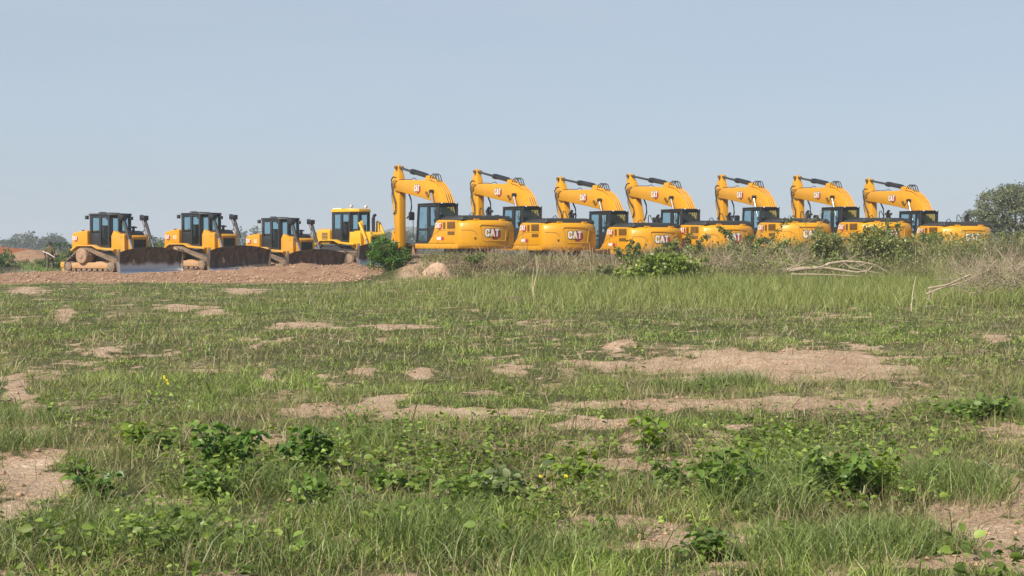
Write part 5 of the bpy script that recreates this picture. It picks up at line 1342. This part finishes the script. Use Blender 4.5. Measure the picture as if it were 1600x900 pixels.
tuss = [(1190, 800, 0.32, 0.40), (1150, 745, 0.22, 0.34), (1240, 770, 0.25, 0.42), (1460, 770, 0.5, 0.36), (1500, 760, 0.3, 0.34), (1330, 870, 0.4, 0.26), (1420, 860, 0.35, 0.26), (1250, 880, 0.35, 0.24), (690, 860, 0.28, 0.34), (640, 850, 0.25, 0.3),
        (400, 770, 0.3, 0.3), (150, 830, 0.4, 0.26), (210, 850, 0.4, 0.26), (60, 870, 0.4, 0.25), (860, 890, 0.25, 0.25), (480, 880, 0.35, 0.22), (1570, 650, 0.4, 0.3), (1480, 640, 0.4, 0.2), (40, 660, 0.4, 0.26), (20, 700, 0.35, 0.28), (560, 820, 0.3, 0.22),
        (950, 850, 0.2, 0.22), (300, 870, 0.35, 0.24), (760, 880, 0.35, 0.26), (720, 800, 0.3, 0.22), (980, 770, 0.3, 0.2), (1060, 610, 0.4, 0.25), (1150, 600, 0.4, 0.25), (600, 700, 0.4, 0.22), (540, 690, 0.4, 0.22)]
for (u, v, r, h0) in tuss:
    dd = gd(v); xx = gx(u, dd); n = int(560*(r/0.3)**1.4)
    a = rng.random(n)*6.28; q = r*np.sqrt(rng.random(n)); x = xx + q*np.cos(a); y = dd + q*np.sin(a)
    V, l, s, c = stalks(n, x, y, ground_z(x, y) - 0.01, h0*0.85*(0.35 + 0.75*rng.random(n)), 0.0035 + 0.003*rng.random(n), 0.5, (0.085, 0.14, 0.034), (0.23, 0.28, 0.085), 0.6)
    parts.append((V, l, s, c))
# scattered taller blades
x, y = sample(15000, 4.5, 40, 1.45); k = rng.random(len(x)) > dirt_mask(x, y)*1.1; x, y = x[k], y[k]; n = len(x)
V, l, s, c = stalks(n, x, y, ground_z(x, y) - 0.01, 0.12 + 0.2*rng.random(n)**2, 0.004 + 0.0004*y, 0.5, (0.09, 0.12, 0.035), (0.24, 0.23, 0.09), 0.6); parts.append((V, l, s, c))
V, lo, sz, cc = join(parts)
tag(np_mesh('tall_grass', V, lo, sz, M['grass'], {'tint': cc}), 'taller upright grass in tussocks and in a pale belt below the bank', 'tall grass', kind='stuff')

# low broad-leaved weeds scattered through the turf (stuff)
parts = []
x, y = sample(5000, 4.8, 34, 1.35); wn_ = fbm(x, y*0.8, 1.6, 121, 3)
k = (rng.random(len(x)) < 0.10 + 0.9*sstep(0.45, 0.66, wn_)) & (rng.random(len(x)) > dirt_mask(x, y)*1.05); x, y = x[k], y[k]
for (u, v, hu, hv, k) in ((345, 745, 90, 50, 70), (480, 750, 60, 45, 50), (1250, 745, 170, 50, 260), (780, 750, 220, 60, 200), (250, 700, 70, 25, 30), (1530, 650, 70, 35, 45), (620, 700, 110, 35, 45), (850, 830, 200, 40, 50), (250, 850, 220, 40, 60), (1150, 690, 120, 25, 45)):
    uu = u + hu*rng.normal(size=k)*0.6; vv = v + hv*rng.normal(size=k)*0.6; dd_ = gd(vv); q_ = rng.random(k) > dirt_mask(gx(uu, dd_), dd_)*0.8
    x = np.concatenate([x, gx(uu, dd_)[q_]]); y = np.concatenate([y, dd_[q_]])
Ps = []; Cs = []; Ss = []; Ds = []
for xx, yy in zip(x, y):
    k = random.randint(5, 16); r = random.uniform(0.04, 0.13); h = random.uniform(0.04, 0.22)
    a = rng.random(k)*6.28; q = r*np.sqrt(rng.random(k))
    Ps.append(np.stack([xx + q*np.cos(a), yy + q*np.sin(a), gz(xx, yy) + h*rng.random(k)**0.7 + 0.01], -1))
    dv = np.stack([np.cos(a), np.sin(a), 0.25 + 0.9*rng.random(k) - 0.4], -1); Ds.append(dv/np.linalg.norm(dv, axis=1)[:, None])
    t = random.random(); Cs.append(mixcol(k, np.array((0.08, 0.13, 0.024))*(0.7 + 0.8*t), np.array((0.22, 0.30, 0.058))*(0.7 + 0.8*t))); Ss.append(random.uniform(0.022, 0.058)*(0.6 + 0.7*rng.random(k)))
V, lo, sz, cc = leaf_round(np.concatenate(Ps), np.concatenate(Ds), np.concatenate(Ss), 0.62, np.concatenate(Cs), 0.15)
tag(np_mesh('field_weeds', V, lo, sz, M['leaf'], {'tint': cc}), 'low broad leaved weeds scattered through the grass', 'weeds', kind='stuff')

# soil clods (stuff)
vs = []; fs = []
ic = [(0, 0, 1), (0.9, 0, 0.3), (0.3, 0.85, 0.35), (-0.75, 0.5, 0.3), (-0.7, -0.55, 0.25), (0.3, -0.85, 0.3), (0, 0, -0.4)]
icf = [(0, 1, 2), (0, 2, 3), (0, 3, 4), (0, 4, 5), (0, 5, 1), (6, 2, 1), (6, 3, 2), (6, 4, 3), (6, 5, 4), (6, 1, 5)]
IC = np.array(ic); ICF = np.array(icf)
n = 9000; y = 56 + 17*rng.random(n)**1.2; x = -33 + 28*rng.random(n)
x2, y2 = sample(22000, 4.8, 40, 1.2); k = rng.random(len(x2)) < dirt_mask(x2, y2)*0.5; x2, y2 = x2[k], y2[k]
s = np.concatenate([0.015 + 0.085*rng.random(n)**4, 0.006 + 0.03*rng.random(len(x2))**3]); X = np.concatenate([x, x2]); Yy = np.concatenate([y, y2]); n = len(X)
a = rng.random(n)*6.28; q = IC[None] * (0.6 + 0.7*rng.random((n, 7, 1))); ca, sa = np.cos(a)[:, None], np.sin(a)[:, None]
q = np.stack([q[..., 0]*ca - q[..., 1]*sa, q[..., 0]*sa + q[..., 1]*ca, q[..., 2]*0.75], -1) * s[:, None, None]
V = (q + np.stack([X, Yy, ground_z(X, Yy)], -1)[:, None]).reshape(-1, 3)
L = (ICF[None] + (np.arange(n)*7)[:, None, None]).reshape(-1, 3)
tag(np_mesh('clods', V, L, np.full(len(L), 3), mk('clod_soil', (0.37, 0.245, 0.165), 0.95, 0, 0.35, 1.5)), 'crumbled clods of dry soil over the bare earth', 'soil clods', kind='stuff')

n = 16000; ys = 74 + 46*rng.random(n); xs = gx(-60 + 230*rng.random(n), ys); k = (fbm(xs, ys, 3.0, 151, 3) > 0.40) & ((xs - gx(0, ys) > 2.2) | (ys > 92)) & (ground_z(xs, ys) < 0.6) & ((xs - gx(34, ys) > 0) | (ys > 97)); xs, ys = xs[k], ys[k]; n = len(xs)
V, lo, sz, cc = join([stalks(n, xs, ys, ground_z(xs, ys) - 0.02, 0.12 + 0.4*rng.random(n)*fbm(xs, ys, 1.6, 153, 2), 0.03 + 0.02*rng.random(n), 0.6, (0.10, 0.17, 0.035), (0.24, 0.29, 0.08), 0.4)])
tag(np_mesh('slope_grass', V, lo, sz, M['grass'], {'tint': cc}), 'rank green grass on the slope behind the standing man', 'grass', kind='stuff')

# ------------------------------------------------------------------ individual weed plants in the foreground
def plant(u, v, wid, hgt, nleaf, leaf, cA, cB, label, aspect=0.7, stems=6):
    d = gd(v); x = gx(u, d); root = empty('weed_plant', (x, d, gz(x, d))); tag(root, label, 'plant', 'leafy weeds in the field')
    wid *= 1.15; hgt *= 0.95; nleaf = int(nleaf*2.0); leaf *= 0.9; stems += 3; cA = tuple(1.1*c for c in cA); cB = tuple(1.0*c for c in cB)
    w = MB(); tips = []
    for k in range(stems):
        a = random.uniform(0, 6.28); r = random.uniform(0.1, 0.5)*wid; h = hgt*random.uniform(0.6, 1.05)
        pts = [(0.1*r*math.cos(a), 0.1*r*math.sin(a), -0.01), (0.5*r*math.cos(a), 0.5*r*math.sin(a), h*0.5), (r*math.cos(a), r*math.sin(a), h)]
        w.tube(pts, 0.006, 5, 0.003); tips.append(pts)
    w.build('stem', mk('weed_stem', (0.10, 0.13, 0.04), 0.7), root) if 'weed_stem' not in bpy.data.materials else w.build('stem', bpy.data.materials['weed_stem'], root)
    P_ = []; D_ = []
    for k in range(nleaf):
        t = tips[random.randrange(stems)]; s = random.uniform(0.25, 1.0)
        a_, b_, c_ = (Vector(q) for q in t); p = a_.lerp(b_, s*2) if s < 0.5 else b_.lerp(c_, s*2 - 1)
        ang = random.uniform(0, 6.28); dv = Vector((math.cos(ang), math.sin(ang), random.uniform(-0.45, 0.5))).normalized()
        P_.append((p + dv*0.03)[:]); D_.append(dv[:])
    n = nleaf
    V, lo, sz, cc = leaf_round(np.array(P_), np.array(D_), leaf*(0.5 + 0.7*rng.random(n)), aspect, mixcol(n, cA, cB, jit=0.25), 0.25)
    np_mesh('foliage', V, lo, sz, M['leaf'], {'tint': cc}, parent=root); return root
DK, MD, LT = ((0.05, 0.11, 0.02), (0.15, 0.25, 0.045)), ((0.07, 0.13, 0.024), (0.18, 0.27, 0.055)), ((0.12, 0.19, 0.022), (0.25, 0.35, 0.055))
plant(345, 745, 0.50, 0.38, 210, 0.075, *DK, 'largest dark green leafy weed, left of the small soil mound')
plant(480, 740, 0.36, 0.33, 130, 0.085, *DK, 'dark green big leaved weed just right of the small soil mound')
plant(330, 780, 0.35, 0.2, 90, 0.06, *MD, 'low green weed in front of the largest dark weed')
plant(205, 695, 0.34, 0.2, 34, 0.10, *LT, 'bright yellow green weed with round leaves in the left of the field')
plant(248, 702, 0.28, 0.17, 34, 0.075, *MD, 'small mid green weed right of the yellow green round leaved one')
plant(1012, 705, 0.30, 0.30, 40, 0.095, *LT, 'yellow green round leaved weed standing alone by the thin soil strip')
plant(1015, 722, 0.16, 0.14, 24, 0.05, *DK, 'small dark weed at the foot of the lone round leaved weed')
plant(1130, 790, 0.36, 0.32, 90, 0.08, *MD, 'green weed left of the tall grass tussock in the right foreground')
plant(1185, 755, 0.30, 0.28, 60, 0.065, *LT, 'yellow green weed rising behind the tall grass tussock at right')
plant(1320, 780, 0.50, 0.36, 130, 0.075, *MD, 'wide green bushy weed right of the tall grass tussock')
plant(1375, 770, 0.34, 0.30, 80, 0.06, *LT, 'yellow green weed at the right end of the wide bushy weed')
plant(1550, 655, 0.40, 0.24, 70, 0.08, *MD, 'green leafy clump near the right frame edge beyond the soil strip')
plant(1500, 655, 0.30, 0.16, 50, 0.075, *DK, 'dark low weed left of the leafy clump near the right edge')
plant(575, 690, 0.42, 0.18, 60, 0.07, *MD, 'spreading weed below the long soil strip left of centre')
plant(790, 785, 0.36, 0.20, 60, 0.08, (0.09, 0.13, 0.05), (0.20, 0.24, 0.11), 'pale dusty green weed in the centre foreground')
plant(730, 790, 0.30, 0.18, 45, 0.08, *MD, 'mid green weed left of the pale dusty one in the centre')
plant(905, 760, 0.34, 0.22, 60, 0.075, *LT, 'bright weed right of the yellow flowers')
plant(120, 760, 0.22, 0.22, 36, 0.07, *MD, 'green weed at the right rim of the bare soil patch at left')
plant(150, 775, 0.20, 0.18, 30, 0.07, *DK, 'dark weed right of the bare soil patch at left')
plant(1050, 760, 0.40, 0.18, 70, 0.06, *MD, 'low sprawling weed between the two foreground clumps at right')
plant(500, 800, 0.4, 0.2, 80, 0.06, *MD, 'sprawling weed in front of the dark big leaved weed')
plant(620, 770, 0.4, 0.18, 60, 0.07, *MD, 'loose green weed left of centre in the foreground')
plant(1110, 890, 0.36, 0.16, 80, 0.06, *MD, 'leafy weed at the bottom edge right of centre')
# yellow flowers
def flower(u, v, h, heads, label, spread=0.02, sz=0.016):
    d = gd(v); x = gx(u, d); root = empty('wild_flower', (x, d, gz(x, d))); tag(root, label, 'flower')
    w = MB(); f = MB(); 
    for k in range(heads):
        t = Vector((random.uniform(-1, 1)*spread + (-0.012*k if heads > 3 else 0.085*(k - 1)), random.uniform(-1, 1)*spread, h*(0.70 + 0.3*k/max(1, heads-1) if heads > 3 else 1.0)))
        w.tube([(0.03, 0, -0.01), (t*0.5)[:], t[:]], 0.004, 5)
        for a in range(6):
            an = a*1.047; c = t + Vector((math.cos(an), 0.2*math.sin(an), math.sin(an)))*sz
            f.add([t[:], (t + Vector((math.cos(an-0.5), -0.4, math.sin(an-0.5)))*sz)[:], (c + Vector((math.cos(an), -0.1, math.sin(an)))*sz*0.6)[:], (t + Vector((math.cos(an+0.5), -0.4, math.sin(an+0.5)))*sz)[:]], [(0, 1, 2, 3)])
    w.build('stem', bpy.data.materials['weed_stem'], root); f.each('petals', M['petal'], root)
M['petal'] = mk('yellow_petal', (0.85, 0.62, 0.02), 0.6, 0, 0.08)
flower(262, 625, 0.24, 5, 'single bright yellow flower spike in the left of the field', 0.007, 0.008)
flower(865, 780, 0.12, 3, 'three small yellow flowers in a row in the centre foreground', 0.02, 0.009)

# ------------------------------------------------------------------ the man by the ditch
def skin_obj(name, verts, edges, radii, mat, parent, root_i=0, sub=2):
    me = bpy.data.meshes.new(name); me.from_pydata(verts, edges, []); me.update()
    o = bpy.data.objects.new(name, me); COL.objects.link(o); o.parent = parent
    m = o.modifiers.new('skin', 'SKIN'); m.use_smooth_shade = True
    for i, v in enumerate(me.skin_vertices[0].data):
        r = radii[i]; v.radius = r if isinstance(r, tuple) else (r, r); v.use_root = (i == root_i)
    s = o.modifiers.new('sub', 'SUBSURF'); s.levels = sub; s.render_levels = sub
    me.materials.append(mat)
    dg = bpy.context.evaluated_depsgraph_get(); new = bpy.data.meshes.new_from_object(o.evaluated_get(dg))
    new.name = name; o.modifiers.clear(); o.data = new
    for p in new.polygons: p.use_smooth = True
    return o
d = 76.5; x = gx(78, d); z0 = gz(x, d)
root = empty('person', (x, d, z0), R(12)); tag(root, 'man seen from behind in an olive shirt and camouflage trousers standing beside the leftmost dozer', 'person')
skin = mk('skin', (0.09, 0.05, 0.032), 0.6); olive = mk('olive_shirt', (0.10, 0.085, 0.035), 0.9, 0, 0.2, 8)
camo = mk('camouflage_cloth', (0.06, 0.058, 0.04), 0.9, 0, 0.3, 6, dust=0.35, dustcol=(0.24, 0.22, 0.16), dscale=9)
# person faces +y (away from the viewer)
bv = [(0, 0, 0.92), (0, 0, 1.12), (0, 0.0, 1.34), (0, 0, 1.47), (0, 0.02, 1.56), (0, 0.03, 1.66), (0, 0.02, 1.73),
      (0.17, 0, 1.41), (0.23, -0.03, 1.16), (0.16, 0.14, 0.98), (0.10, 0.22, 1.0), (-0.17, 0, 1.41), (-0.26, -0.02, 1.14), (-0.24, 0.06, 0.90), (-0.23, 0.09, 0.82),
      (0.10, 0, 0.86), (0.12, 0.0, 0.48), (0.13, -0.03, 0.09), (0.14, 0.12, 0.04), (-0.10, 0, 0.86), (-0.11, 0.02, 0.48), (-0.12, -0.02, 0.09), (-0.14, 0.13, 0.04)]
be = [(0,1),(1,2),(2,3),(3,4),(4,5),(5,6),(2,7),(7,8),(8,9),(9,10),(2,11),(11,12),(12,13),(13,14),(0,15),(15,16),(16,17),(17,18),(0,19),(19,20),(20,21),(21,22)]
br = [(0.14,0.10),(0.13,0.09),(0.16,0.10),0.055,0.06,0.085,0.065,0.055,0.042,0.032,0.03,0.055,0.042,0.032,0.03,0.075,0.052,0.04,0.035,0.075,0.052,0.04,0.035]
skin_obj('body', bv, be, br, skin, root)
for s, hp, fw in ((1, (0.10, 0.22, 1.0), (-1, 0.6, 0.0)), (-1, (-0.23, 0.09, 0.82), (0.05, 0.2, -1))):
    hv = [hp]; he = []; f = Vector(fw).normalized(); sd = Vector((0, 0, 1)) if s > 0 else Vector((0, 1, 0))
    for k in range(4):
        b0 = Vector(hp) + f*0.05 + sd*(0.02*(k - 1.5)); i = len(hv); hv += [b0[:], (b0 + f*0.04)[:], (b0 + f*(0.06 + 0.008*(k in (1, 2))) + Vector((0, 0.03, 0)))[:]]; he += [(0, i), (i, i+1), (i+1, i+2)]
    i = len(hv); b0 = Vector(hp) + sd*0.035 + f*0.02; hv += [b0[:], (b0 + f*0.035 + sd*0.02)[:]]; he += [(0, i), (i, i+1)]
    skin_obj('hand', hv, he, [0.028] + [0.0095]*(len(hv)-1), skin, root, 0, 1)
sv = [(0, 0, 0.88), (0, 0, 1.10), (0, 0, 1.33), (0, 0, 1.45), (0.19, 0, 1.40), (0.235, -0.03, 1.16), (0.20, 0.06, 1.06), (-0.19, 0, 1.40), (-0.265, -0.02, 1.14), (-0.25, 0.02, 1.02)]
skin_obj('shirt', sv, [(0,1),(1,2),(2,3),(2,4),(4,5),(5,6),(2,7),(7,8),(8,9)], [(0.175,0.13),(0.165,0.125),(0.19,0.125),(0.075,0.07),0.075,0.065,0.06,0.075,0.065,0.06], olive, root)
tv = [(0, 0, 0.93), (0.10, 0, 0.82), (0.125, 0.0, 0.48), (0.135, -0.03, 0.12), (-0.10, 0, 0.82), (-0.115, 0.02, 0.48), (-0.125, -0.02, 0.12)]
skin_obj('trousers', tv, [(0,1),(1,2),(2,3),(0,4),(4,5),(5,6)], [(0.165,0.125),0.10,0.085,0.075,0.10,0.085,0.075], camo, root)
skin_obj('boots', [(0.135,-0.04,0.12),(0.14,-0.03,0.05),(0.15,0.14,0.04),(-0.125,-0.03,0.12),(-0.13,-0.02,0.05),(-0.15,0.15,0.04)], [(0,1),(1,2),(3,4),(4,5),(1,4)][:4], [0.06,0.055,0.045]*2, M['black'], root) if False else None
for s in (1, -1):
    skin_obj('boot', [(s*0.13,-0.04,0.16),(s*0.135,-0.03,0.06),(s*0.15,0.12,0.045)], [(0,1),(1,2)], [0.062,0.06,0.05], M['black'], root)
cap = MB(); vs = []; fs = []
for i in range(6):
    a = i/5*math.pi/2
    for k in range(16):
        t = k/16*2*math.pi; vs.append((0.102*math.cos(a)*math.cos(t), 0.03 + 0.112*math.cos(a)*math.sin(t), 1.67 + 0.105*math.sin(a)))
for i in range(5):
    for k in range(16): fs.append((i*16+k, i*16+(k+1)%16, (i+1)*16+(k+1)%16, (i+1)*16+k))
cap.add(vs, fs).build('hair', mk('black_hair', (0.012, 0.01, 0.01), 0.8), root)
fc = MB()
for s in (1, -1): fc.box(s*0.095 - 0.012, s*0.095 + 0.012, 0.0, 0.05, 1.60, 1.66); fc.cyl((s*0.032, 0.11, 1.645), (s*0.032, 0.118, 1.645), 0.012, 8)
fc.prism_x([(0.10, 1.66), (0.135, 1.61), (0.10, 1.60)], -0.014, 0.014); fc.box(-0.025, 0.025, 0.10, 0.116, 1.572, 1.584)
fc.build('face', skin, root, 0.004)
# pale stick slung behind his back
w = MB(); w.tube([(-0.32, -0.17, 1.20), (0.0, -0.20, 1.08), (0.34, -0.19, 0.86)], [0.018, 0.03, 0.016], 8)
o = w.build('stick_tool', M['white'], None, loc=(x, d, z0)); o.name = 'walking_stick'; tag(o, 'pale stick held slanting across the back of the standing man', 'stick')
